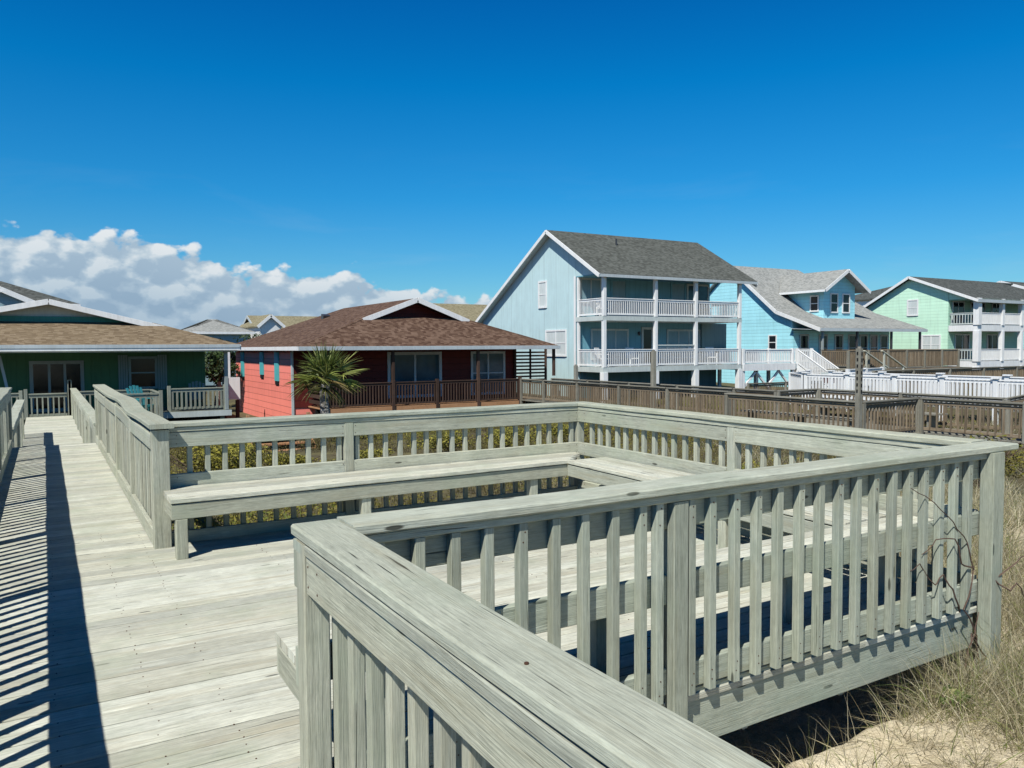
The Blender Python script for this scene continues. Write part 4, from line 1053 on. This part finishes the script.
# benches on the platform
for (lab, x0, x1, y0, y1) in (('grey plank bench along the far side of the old platform', 22.9, 23.6, 13.8, 18.3), ('grey plank bench along the near side of the old platform', 19.4, 20.0, 13.9, 18.3)):
    t = thing('bench', lab, 'bench', ((x0+x1)/2, (y0+y1)/2, NF), 'benches on the old platform')
    mb = MB()
    for k in range(4): w = (x1-x0)/4; mb.beam((x0+w*(k+.5), y0, NF+.45), (x0+w*(k+.5), y1, NF+.45), w-.012, .04)
    mb.build('seat', 'greywood', t)
    for y in (y0+.3, (y0+y1)/2, y1-.3):
        mb = MB(); mb.beam(((x0+x1)/2, y, NF), ((x0+x1)/2, y, NF+.43), .4, .09, up=(0,1,0)); mb.build('leg', 'greywood', t)
for (x, y) in ((20.1, 31), (21.6, 31), (20.1, 25), (21.6, 25), (19.3, 18.5), (23.6, 18.5), (19.3, 13.8), (23.6, 13.8), (22.2, 9), (23.6, 9)): post(nbk, x, y, -2., NF-.04, .14, 'greywood', 'support_post')
# tall posts
def tall_post(label, x, y, z1, w=.11, slots=0):
    t = thing('tall_post', label, 'post', (x, y, -1.3), 'tall wooden posts by the old boardwalk')
    mb = MB(); mb.beam((x, y, -1.6), (x, y, z1-.05), w, w, up=(0,1,0), ch=.01); mb.beam((x, y, z1-.05), (x, y, z1), w*.6, w*.6, up=(0,1,0), ch=.02); mb.build('shaft', 'greywood', t)
    for k in range(slots):
        mb = MB(); mb.box(x-w/2-.012, x-w/2-.001, y-.02, y+.02, z1-.22-.17*k, z1-.14-.17*k); mb.build('slot', 'black', t)
        mb = MB(); mb.box(x-.01, x+.03, y-w/2-.012, y-w/2-.001, z1-.24-.17*k, z1-.15-.17*k); mb.build('slot', 'black', t)
tall_post('tall slotted grey post standing at the corner of the old platform', 18.95, 13.55, 1.62, .14, 7)
tall_post('tall plain post standing before the pale blue house porch', 21.0, 24.3, 1.52, .17)
tall_post('short dark post near the left corner of the pale blue house', 21.8, 30.8, .82, .16)

# ------------------------------------------------------------------ white vinyl boardwalk and fences on the right
def white_run(label, pts, z, h, step=.16, capped=True, bw=.07):
    t = thing('white_railing', label, 'railing', (*pts[0], z), 'white vinyl railings')
    for p, q in zip(pts[:-1], pts[1:]): rail(t, p, q, z, h, 'white', step=step, bw=bw, name='baluster_panel', bottom=.1)
    for p in pts:
        post(t, p[0], p[1], z-.8, z+h+.03, .16, 'white', 'post')
        if capped:
            mb = MB(); mb.beam((p[0], p[1], z+h+.03), (p[0], p[1], z+h+.08), .26, .26, up=(0,1,0), ch=.02); mb.build('post_cap', 'white', t)
    return t
WZ = -.62
white_run('white railing along the near side of the vinyl boardwalk', [(28.5, y) for y in (23.0, 20.9, 18.8, 16.9, 15.0, 13.1, 11.)], WZ, 1.05)
white_run('white railing along the far side of the vinyl boardwalk with square capped posts', [(30.2, y) for y in (23.0, 20.5, 18., 15.5, 13., 10.5)], WZ, 1.1)
white_run('white railing joining the vinyl boardwalk to the foot of the white stairs', [(28.5, 23.1), (30.2, 25.2), (34., 27.2)], WZ, 1.0, capped=False)
vb = thing('vinyl_boardwalk', 'pale boardwalk floor between the white vinyl railings', 'boardwalk', (29.3, 17, WZ))
mb = MB(); y = 10.
while y < 23: mb.beam((28.45, y+.07, WZ-.02), (30.25, y+.07, WZ-.02), .133, .035); y += .14
mb.build('decking', 'greywood', vb)
for y in (11, 15, 19, 22.8):
    for x in (28.5, 30.2): post(vb, x, y, -2., WZ-.04, .14, 'offwhite', 'support_post')
# weathered deck in front of the turquoise house
td = thing('weathered_deck', 'weathered grey-brown deck with stairs before the turquoise house', 'deck', (48, 31, -1.2))
mb = MB(); y = 28.6
mb.box(39.0, 49.9, 28.6, 30.0, .22, .3); mb.box(43.9, 49.9, 30.0, 34.2, .22, .3); mb.build('deck_floor', 'greywood', td)
for a in range(6): rail(td, (39.05+1.81*a, 28.6), (40.75+1.81*a, 28.6), .3, 1.08, 'brown', step=.15, bw=.085)
rail(td, (43.8, 31.5), (43.8, 34.1), .3, 1.08, 'brown', step=.15, bw=.09); rail(td, (49.9, 28.7), (49.9, 34.1), .3, 1.08, 'brown', step=.15, bw=.09)
for a in range(7): post(td, 39.0+1.81*a-.05, 28.55, -1.6, 1.36, .13, 'greywood', 'post')
mb = MB(); mb.beam((39., 28.5, .12), (49.9, 28.5, .12), .05, .3); mb.build('fascia', 'brown', td)
for y in (28.3, 27.2):
    mb = MB(); mb.beam((40.0, y, 1.35), (42.2, y, .35), .14, .06); mb.build('stair_rail', 'deck', td)
    mb = MB(); mb.beam((40.0, y, .4), (42.3, y, -.9), .05, .25); mb.build('stringer', 'greywood', td)
    for q in (.1, .9): mb = MB(); mb.beam((40.+2.2*q, y, .2-1.1*q), (40.+2.2*q, y, 1.33-q), .09, .09, up=(0,1,0)); mb.build('baluster', 'deck', td)
for k in range(7):
    mb = MB(); mb.box(40.1+.31*k, 40.4+.31*k, 27.25, 28.25, .15-.17*k, .18-.17*k); mb.build('stair_tread', 'greywood', td)
brown_run('long low brown railing between the white boardwalk and the weathered deck', [(32.5, 22.5), (35.5, 22.5), (38.5, 22.5), (41.5, 22.5), (44.5, 22.4), (48, 22.3), (51, 22.2)], z=-.7, h=1.18, grp='distant brown railings', bw=.08)
brown_run('low dark railing at ground level under the white side deck', [(33., 30.4), (36., 30.4), (39., 30.4)], z=-1.4, h=1.0, grp='distant brown railings')
# white deck chairs beyond the brown fence
chair('deck_chair', 'white metal deck chair behind the weathered deck railing, left of a pair', 43.0, 29.6, .3, 'white', .4, 'x')
chair('deck_chair', 'white metal deck chair behind the weathered deck railing, right of a pair', 44.4, 29.6, .3, 'white', -.4, 'x')
# covered grill near the stairs
t = thing('covered_grill', 'small dark red grill under a pale cover beside the white stair foot', 'grill', (34.4, 26.2, -1.2))
mb = MB(); mb.box(34.1, 34.7, 26.0, 26.5, -.25, .12); mb.build('body', 'grill', t)
mb = MB(); mb.box(34.05, 34.75, 25.95, 26.55, .13, .28); mb.build('cover', 'offwhite', t)
for x in (34.15, 34.65):
    for y in (26.05, 26.45): mb = MB(); mb.beam((x, y, -1.2), (x, y, -.25), .05, .05, up=(1,0,0)); mb.build('leg', 'metal', t)
white_run('white picket railing beside the covered grill behind the boardwalk', [(33., 24.2), (35.2, 24.8), (37.4, 25.4)], -.45, .95, capped=False)

# ------------------------------------------------------------------ palm
def palm(x, y, z0, h, R_, n=30):
    t = thing('palm_tree', 'small fan palm with drooping brown lower fronds in front of the salmon wall', 'palm tree', (x, y, z0))
    mb = MB(); path = [(x+.04*math.sin(k*.8), y+.03*math.cos(k), z0+h*k/8) for k in range(9)]
    mb.tube(path, [.13+.02*(k % 2)+(.03 if k == 0 else 0) for k in range(9)], 10); mb.build('trunk', 'bark', t, smooth=True)
    c = Vector((x, y, z0+h))
    for k in range(n):
        f = k/n
        az = k*2.39996; el = R(86)-R(112)*f**1.15+random.uniform(-.12, .12)
        d = Vector((math.cos(az)*math.cos(el), math.sin(az)*math.cos(el), math.sin(el)))
        st = R_*random.uniform(.22, .50); tip = c+Vector((0, 0, .02))+d*st
        mb = MB(); col_ = random.uniform(.35, 1.) if f < .72 else random.uniform(0, .3)
        rn = lambda: (min(1, max(0, col_+random.uniform(-.15, .15))), random.random())
        side = d.cross(Vector((0, 0, 1))).normalized(); upv = side.cross(d).normalized()
        roll_ = random.uniform(-.7, .7); side = side*math.cos(roll_)+upv*math.sin(roll_)
        mb.beam(c+Vector((0, 0, random.uniform(-.12, .05))), tip, .03, .015, rnd=(col_, .2))
        nl = 19
        for j in range(nl):
            a = R(-82)+R(164)*j/(nl-1)
            ld = (d*math.cos(a)+side*math.sin(a)).normalized()
            L = R_*random.uniform(.54, .68)*(1-.15*abs(a))
            mb.blade(tip, ld, L, .030, .03+.16*f, 4, rn())
        mb.build('frond', 'palm', t)
    return t
import sys
# palm is placed so its crown stands in front of the salmon corner
palm(7.36, 23.6, -1.55, 2.1, 1.32)

# ------------------------------------------------------------------ foliage helpers
def leaf_cloud(mb, c, r, n, size, flat=1., rn=None, shell=.45):
    c = Vector(c)
    for _ in range(n):
        while True:
            p = Vector((random.uniform(-1,1), random.uniform(-1,1), random.uniform(-1,1)))
            if shell < p.length <= 1: break
        q = c+Vector((p.x*r[0], p.y*r[1], p.z*r[2]))
        q += Vector((mnoise.noise(q*1.7), mnoise.noise(q*1.7+Vector((9,0,0))), mnoise.noise(q*1.7+Vector((0,9,0)))))*.35*min(r)
        a = Vector((random.gauss(0,1), random.gauss(0,1), random.gauss(0,1))).normalized(); b_ = a.orthogonal().normalized()
        s_ = size*random.uniform(.6, 1.4)
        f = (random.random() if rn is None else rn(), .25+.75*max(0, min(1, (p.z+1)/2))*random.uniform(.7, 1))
        mb.face([q-a*s_, q-b_*s_*.4, q+a*s_, q+b_*s_*.4], None, f)
def tree(label, x, y, z0, h, r, n=1500, group='dark evergreen trees behind the cottages'):
    t = thing('evergreen_tree', label, 'tree', (x, y, z0), group)
    mb = MB(); mb.tube([(x, y, z0), (x+.1, y, z0+h*.35), (x-.05, y+.1, z0+h*.75)], [.2, .15, .07], 8)
    for k in range(5):
        a = k*1.25; mb.tube([(x, y, z0+h*.4), (x+math.cos(a)*r*.4, y+math.sin(a)*r*.4, z0+h*.6), (x+math.cos(a)*r*.7, y+math.sin(a)*r*.7, z0+h*.72)], [.08, .05, .02], 5)
    mb.build('trunk', 'bark', t)
    mb = MB()
    for k in range(9):
        a = random.uniform(0, 6.28); q = random.uniform(0, .65)*r
        leaf_cloud(mb, (x+math.cos(a)*q, y+math.sin(a)*q, z0+h*random.uniform(.55, .82)), (r*.45, r*.45, h*.17), n//9, .13)
    mb.build('crown', 'hedge', t)
for (lab, x, y, h, r) in (('dark evergreen left of the tan-roofed distant house', 14.4, 62, 4.7, 2.2), ('dark evergreen below the small distant white gable', 17.0, 63, 4.9, 2.4),
                          ('dark evergreen rising over the left end of the red cottage roof', 12.2, 57, 4.2, 2.2), ('dark shrubby tree behind the right end of the green porch', 9.2, 49.5, 4.0, 1.8), ('dark leafy tree close behind the white landing', 8.2, 46, 3.4, 1.5),
                          ('dark evergreen showing above the red cottage eave', 20.2, 64, 4.4, 2.2)):
    tree(lab, x, y, -1.6, h, r)

# scrub in the hollow behind the deck: uncountable, one object
def in_view(x, y, m_=.06):
    ang = math.atan2(x, y)-R(30.65)
    return abs(ang) < R(33.5)+m_
mb = MB(); cnt = 0
random.seed(11)
while cnt < 2600:
    x = random.uniform(1.2, 26.); y = random.uniform(8.2, 31.)
    if not in_view(x, y): continue
    if 18.9 < x < 24.1 and y > 5: continue
    if x < 1.6: continue
    d = mnoise.noise(Vector((x*.25, y*.25, 5.)))
    if d < -.28: continue
    if math.hypot(x, y) > 12 and random.random() < .25: continue
    cnt += 1
    g0 = ground(x, y); rr = random.uniform(.2, .48); hh = random.uniform(.14, .40)
    tone = max(0, min(.8, .45+d+random.uniform(-.2, .2)))
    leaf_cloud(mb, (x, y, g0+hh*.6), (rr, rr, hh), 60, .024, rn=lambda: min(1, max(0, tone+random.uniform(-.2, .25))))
    for _ in range(3): mb.blade((x+random.uniform(-rr, rr), y+random.uniform(-rr, rr), g0), (random.uniform(-.4, .4), random.uniform(-.4, .4), 1), random.uniform(.3, .6), .006, .05, 2, (random.uniform(0, .4), random.random()))
tag(mb.build('dune_scrub', 'scrub', origin=(0, 0, 0)), 'brown and yellow-green dune scrub behind the deck', 'scrub', kind='stuff')

# dry grass
mb = MB(); random.seed(5)
def tuft(x, y, n, L, spread, green=.12, w=.0035, droop=.12):
    for _ in range(n):
        a = random.uniform(0, 6.28); q = abs(random.gauss(0, spread)); bx, by = x+math.cos(a)*q, y+math.sin(a)*q
        lean = random.uniform(.1, .9); az = a+random.gauss(0, .8)
        c = random.uniform(.93, 1.) if random.random() < green else random.uniform(.05, .87)
        mb.blade((bx, by, ground(bx, by)-.01), (math.cos(az)*lean, math.sin(az)*lean, 1), L*random.uniform(.5, 1.2), w*random.uniform(.6, 1.3), droop*random.uniform(.2, 2.2), 5, (c, random.random()))
# big patch right of the corner post
cnt = 0
while cnt < 900:
    x = random.uniform(4.6, 12.5); y = random.uniform(-.5, 10.5)
    if x < 5.5 and y > 2.35: continue
    if not in_view(x, y, .03): continue
    d = mnoise.noise(Vector((x*.8, y*.8, 1.)))
    near = math.hypot(x-5.6, y-2.6)
    if d < -.05 and near > 1.0: continue
    if x < 5.3 and random.random() < .5: continue
    cnt += 1
    dist = math.hypot(x, y)
    tuft(x, y, 40 if dist < 8 else 26, .46 if near < 1.6 else .34, .10, green=.10, w=.0022*(1 if dist < 8 else 1.7))
# sparse stalks on the sand before the front railing
for (x, y, n, L) in ((3.0, 2.35, 26, .34), (3.3, 2.25, 26, .3), (3.7, 2.35, 30, .36), (4.0, 2.2, 22, .3), (4.1, 2.5, 26, .42), (4.4, 2.45, 40, .42), (4.6, 2.5, 60, .45), (4.8, 2.5, 80, .5), (4.95, 2.45, 80, .5), (5.05, 2.5, 90, .5), (5.2, 2.45, 80, .5),
                     (3.1, 2.05, 30, .3), (2.8, 2.2, 24, .3), (2.5, 2.1, 24, .3), (3.6, 1.95, 20, .3), (4.3, 2.0, 20, .3), (4.7, 2.1, 60, .38), (4.9, 2.0, 60, .4), (2.6, 2.35, 20, .34), (3.9, 2.0, 20, .3), (4.5, 1.8, 30, .34), (4.8, 1.7, 60, .36), (5.1, 2.2, 90, .42), (5.35, 2.1, 90, .42), (5.3, 2.6, 80, .45), (5.5, 2.9, 80, .4), (5.6, 2.4, 90, .4)):
    tuft(x, y, n, L, .12, green=.09, w=.002, droop=.22)
for _ in range(230):
    x = random.uniform(5.05, 7.6); y = random.uniform(1.0, 4.4)
    if x < 5.25 and y > 2.5: continue
    tuft(x, y, 46, random.uniform(.36, .6), .14, green=.16, w=.0022, droop=.18)
# litter lying flat
for _ in range(70):
    x = random.uniform(3.6, 5.2); y = random.uniform(1.5, 2.5)
    tuft(x, y, random.randint(8, 34), random.uniform(.16, .36), .09, green=.12, w=.0019, droop=.25)
for _ in range(150):
    x = random.uniform(4.1, 5.3); y = random.uniform(1.7, 2.6)
    if mnoise.noise(Vector((x*2.5, y*2.5, 4.))) < -.1: continue
    tuft(x, y, random.randint(20, 50), random.uniform(.22, .46), .09, green=.2, w=.0019, droop=.25)
for _ in range(90):
    x = random.uniform(2.4, 4.9); y = random.uniform(1.6, 2.5)
    tuft(x, y, random.randint(3, 12), random.uniform(.22, .5), .05, green=.2, w=.0017, droop=.32)
for _ in range(6200):
    x = random.uniform(2., 8.); y = random.uniform(-.3, 6.)
    if x < 5.5 and y > 2.7: continue
    a = random.uniform(0, 6.28); z = ground(x, y)+.006
    mb.blade((x, y, z), (math.cos(a), math.sin(a), random.uniform(0, .25)), random.uniform(.06, .25), .0022, .05, 2, (random.uniform(0, .7), random.random()))
cnt = 0
while cnt < 800:
    x = random.uniform(8., 28.); y = random.uniform(1., 16.)
    if not in_view(x, y, .03) or (18.9 < x < 24.1 and y > 4.5): continue
    if x < 12 and y < 8: 
        if random.random() < .7: continue
    if mnoise.noise(Vector((x*.4, y*.4, 3.))) < -.1: continue
    cnt += 1; tuft(x, y, 20, .42, .22, green=.12, w=.005)
tag(mb.build('dry_grass', 'grass', origin=(0, 0, 0)), 'dry straw-coloured dune grass over the sand at right', 'dune grass', kind='stuff')

def shrub(label, x, y, h, r, n=700, mat='scrub', name='dune_shrub', group='leafy shrubs on the dune'):
    z = ground(x, y); t = thing(name, label, 'shrub', (x, y, z), group)
    mb = MB()
    for k in range(10):
        a = k*.63; mb.tube([(x, y, z-.05), (x+math.cos(a)*r*.35, y+math.sin(a)*r*.35, z+h*.5), (x+math.cos(a)*r*.75, y+math.sin(a)*r*.75, z+h*.85)], [.02, .012, .005], 4)
    mb.build('stem', 'vine', t)
    mb = MB()
    for k in range(9):
        a = random.uniform(0, 6.28); q = random.uniform(0, .6)*r
        leaf_cloud(mb, (x+math.cos(a)*q, y+math.sin(a)*q, z+h*random.uniform(.45, .8)), (r*.42, r*.42, h*.25), n//9, .035, shell=.2)
    mb.build('foliage', mat, t)
shrub('yellow-green leafy shrub at the right edge behind the railing corner', 12.9, 7.0, .95, .8, 1400)
shrub('low bright green weed on the sand near the foot of the corner post', 4.24, 2.40, .09, .11, 150, mat='yucca')
for lab, x, y, h, r in (('yellow-green bush behind the back railing nearest the walkway post', 2.7, 16.2, .85, 1.1), ('yellow-green bush second from the walkway post behind the back railing', 3.6, 18.0, .8, 1.0),
        ('low olive bush left of the wooden steps behind the back railing', 4.6, 17.2, .45, .9), ('low bush in front of the wooden steps and left of the palm trunk', 6.3, 17.6, .42, .9),
        ('yellow-green bush right of the palm behind the back railing', 8.7, 18.0, .6, 1.1), ('olive bush two right of the palm behind the back railing', 10.7, 18.4, .6, 1.1), ('low bush behind the back corner of the deck', 12.6, 18.0, .65, 1.2)):
    shrub(lab, x, y, h, r, 3000, mat='shrub')
def yucca(label, x, y, r, n=34):
    z = ground(x, y); t = thing('yucca', label, 'yucca', (x, y, z), 'yuccas around the deck')
    mb = MB()
    for k in range(n):
        a = k*2.4; el = R(80)-R(75)*(k/n)
        mb.blade((x, y, z+.03), (math.cos(a)*math.cos(el), math.sin(a)*math.cos(el), math.sin(el)), r*random.uniform(.8, 1.1), .016, .05, 3, (random.random(), random.random()))
    mb.build('leaf_rosette', 'yucca', t)
    mb = MB(); mb.tube([(x, y, z-.05), (x, y, z+.08)], [.05, .04], 8); mb.build('stem', 'vine', t)
yucca('bright green yucca seen under the long bench', 2.35, 8.4, .45)
yucca('green yucca behind the right railing near its middle post', 6.6, 6.1, .55)
yucca('green yucca just behind the right railing left of its middle post', 6.5, 6.9, .45)
yucca('small yucca on the sand beside the corner post', 5.55, 3.3, .3)

# dry vine climbing the front railing
vn = thing('dry_vine', 'thin dry vine twisting over the right end of the front railing', 'vine', (4.9, V0-.05, -.38))
def vpts(P): return P
for pth in ([(5.02, 2.70, -.4), (4.90, 2.66, -.15), (4.75, 2.65, .05), (4.86, 2.66, .28), (4.80, 2.67, .45), (4.62, 2.66, .60), (4.40, 2.65, .74), (4.20, 2.66, .84)],
            [(4.86, 2.66, .28), (4.70, 2.65, .33), (4.62, 2.65, .50), (4.45, 2.66, .52), (4.33, 2.67, .44)],
            [(4.72, 2.66, .03), (4.60, 2.64, .20), (4.52, 2.66, .30), (4.45, 2.66, .24), (4.30, 2.67, .40), (4.22, 2.67, .36)],
            [(5.0, 2.66, .12), (5.06, 2.62, .22), (5.22, 2.60, .28), (5.45, 2.62, .32), (5.75, 2.66, .31)],
            [(5.02, 2.62, .20), (5.12, 2.58, .12), (5.20, 2.58, .16), (5.32, 2.58, .02), (5.36, 2.56, -.18)],
            [(4.98, 2.64, -.3), (4.78, 2.62, -.1), (4.70, 2.6, -.22)], [(4.6, 2.6, -.38), (4.8, 2.62, -.1), (4.86, 2.63, .02)]):
    P = []
    for a, b_ in zip(pth[:-1], pth[1:]):
        for k in range(3):
            f = k/3; P.append(tuple(a[i]+(b_[i]-a[i])*f+random.uniform(-.008, .008) for i in range(3)))
    P.append(pth[-1])
    mb = MB(); mb.tube(P, [.0055*(1-.6*k/len(P)) for k in range(len(P))], 5); mb.build('stem', 'vine', vn, smooth=True)

# nails in the near caps and deck: heads only, part of the deck they hold
mb = MB(); random.seed(21)
def nail(x, y, z, r=.0035):
    if random.random() < .45: return
    mb.tube([(x, y, z-.004), (x, y, z+.0006)], r, 6)
y = -1.; k = 0
while y < 8:
    for x in (-.38, .0, .38, .68):
        for dy in (.03, .1): nail(x+random.uniform(-.012, .012), y+dy, .001)
    if V0 < y < V1-.2:
        for x in (1.5, 2.25, 3., 3.75, 4.5):
            for dy in (.03, .1): nail(x+random.uniform(-.012, .012), y+dy, .001)
    y += .139
mb.build('nail_heads', 'rust', dk)
mb = MB()
for x, y in ((.79, 2.30), (.83, 1.78), (.9, 2.32), (.80, 1.30), (.88, 1.27), (.8, .8)): nail(x, y, 1.029, .005)
mb.build('nail_heads', 'rust', dk)

# ------------------------------------------------------------------ light, sky, camera
EL, AZ = R(52), R(56)         # shadows run toward azimuth 57 deg (from +y to +x)
sd_ = Vector((math.sin(AZ)*math.cos(EL), math.cos(AZ)*math.cos(EL), -math.sin(EL)))
L = bpy.data.lights.new('sun', 'SUN'); L.energy = 5.0; L.angle = R(.5); L.color = (1., .965, .90)
lo = bpy.data.objects.new('sun', L); col.objects.link(lo); lo.rotation_euler = sd_.to_track_quat('-Z', 'Y').to_euler(); lo.location = (-20, -15, 40)

w = bpy.data.worlds.new('World'); scene.world = w; w.use_nodes = True
t = NT(w.node_tree); t.n.clear()
sky = t.node('ShaderNodeTexSky', sky_type='NISHITA'); sky.sun_disc = False; sky.sun_elevation = EL; sky.sun_rotation = AZ+math.pi
sky.air_density = 1.0; sky.dust_density = .3; sky.ozone_density = 2.5
dirn = t.node('ShaderNodeTexCoord').outputs['Generated']
dirn = t.vmath('NORMALIZE', dirn)
sx = t.sep(dirn)
elv = t.math('MULTIPLY', t.math('ARCSINE', sx[2]), 180/math.pi)
azi = t.math('MULTIPLY', t.math('ARCTAN2', sx[0], sx[1]), 180/math.pi)
SKYGRADE = [(0., (.66, 1.04, 1.25)), (.09, (.36, .97, 1.33)), (.175, (.13, .94, 1.45)), (.30, (.010, .90, 1.52)), (.45, (.004, .62, 1.38)), (.55, (.003, .30, .70)), (.75, (.003, .11, .26)), (1., (.003, .08, .19))]
gr = t.ramp(t.mr(elv, 0., 60.), SKYGRADE)
skyc = t.mix(1., sky.outputs[0], gr, 'MULTIPLY')
# cumulus bank low on the horizon, laid out by compass direction
top = t.ramp(t.mr(azi, -60., 60.), [(0., .74), (.47, .84), (.541, .84), (.575, .75), (.603, .64), (.669, .64), (.71, .49), (.74, .42), (.79, .08), (1., 0.)])
topd = t.math('MULTIPLY', top, 10.)
def dens(da, de):
    a = t.math('ADD', azi, da); e = t.math('ADD', elv, de)
    p = t.xyz(t.math('MULTIPLY', a, .36), t.math('MULTIPLY', e, .62), 2.3)
    n1 = t.noise(p, 1., 7, .56, .15)
    p2 = t.xyz(t.math('MULTIPLY', a, .50), t.math('MULTIPLY', e, .72), 4.)
    v = t.node('ShaderNodeTexVoronoi', feature='F1', i_Scale=1.); v.inputs['Detail'].default_value = 3.; v.inputs['Roughness'].default_value = .45
    t.l.new(p2, v.inputs['Vector'])
    return t.math('ADD', t.math('MULTIPLY', n1, 1.0), t.math('MULTIPLY', t.math('SUBTRACT', .55, v.outputs['Distance']), .75))
d0 = dens(0., 0.); d1 = dens(-.45, .75)
shape = t.math('ADD', t.math('MULTIPLY', t.math('SUBTRACT', topd, elv), .42), t.math('SUBTRACT', d0, .67))
alpha = t.mr(shape, -.04, .18, 0., 1., True)
lit_ = t.mr(t.math('SUBTRACT', d0, d1), -.16, .26)
hi = t.mr(t.math('SUBTRACT', topd, elv), 0.2, 5., 1., 0.)
lit2 = t.math('MULTIPLY', t.math('ADD', t.math('MULTIPLY', lit_, .55), t.math('MULTIPLY', hi, .46)), t.mr(elv, .5, 5., .62, 1.))
CLOUD = [(.0, (3.6, 5.2, 6.9)), (.35, (4.8, 6.4, 7.9)), (.62, (6.8, 8.1, 9.1)), (.95, (9.6, 10.2, 10.6))]
cc = t.ramp(lit2, CLOUD)
cc = t.node('ShaderNodeVectorMath', operation='SCALE', i_0=t.ramp(lit2, [(p, tuple(x/11. for x in c)) for p, c in CLOUD]))
cc.inputs['Scale'].default_value = 11./1.0
# thin veil above the bank
veil = t.noise(t.xyz(t.math('MULTIPLY', azi, .05), t.math('MULTIPLY', elv, .22), 2.), 1., 6, .6, .4)
va = t.math('MULTIPLY', t.mr(veil, .52, .8, 0., .22), t.mr(elv, 2., 14., 1., 0.))
skyc = t.mix(va, skyc, (7., 8., 9., 1.))
final = t.mix(alpha, skyc, cc.outputs[0])
w.cycles.sampling_method = 'MANUAL'; w.cycles.sample_map_resolution = 128
bg = t.node('ShaderNodeBackground', i_Strength=.08); t.l.new(final, bg.inputs['Color'])
out = t.node('ShaderNodeOutputWorld'); t.l.new(bg.outputs[0], out.inputs['Surface'])

cam = bpy.data.cameras.new('camera'); cam.sensor_width = 36.; cam.lens = 788/1024*36; cam.clip_end = 4000; cam.clip_start = .05
co = bpy.data.objects.new('camera', cam); col.objects.link(co)
yaw, pitch, roll = R(30.65), R(2.66), R(.32)
f0 = Vector((math.sin(yaw)*math.cos(pitch), math.cos(yaw)*math.cos(pitch), -math.sin(pitch)))
r0 = Vector((math.cos(yaw), -math.sin(yaw), 0)); u0 = Vector((math.sin(yaw)*math.sin(pitch), math.cos(yaw)*math.sin(pitch), math.cos(pitch)))
rr = r0*math.cos(roll)-u0*math.sin(roll); uu = r0*math.sin(roll)+u0*math.cos(roll)
mt = Matrix((rr, uu, -f0)).transposed().to_4x4(); mt.translation = Vector((0, 0, 1.65)); co.matrix_world = mt
scene.camera = co
scene.view_settings.view_transform = 'Standard'; scene.view_settings.look = 'None'; scene.view_settings.exposure = 0
scene.render.engine = 'CYCLES'
scene.cycles.use_denoising = True; scene.cycles.max_bounces = 5; scene.cycles.diffuse_bounces = 1; scene.cycles.glossy_bounces = 2; scene.cycles.transmission_bounces = 2
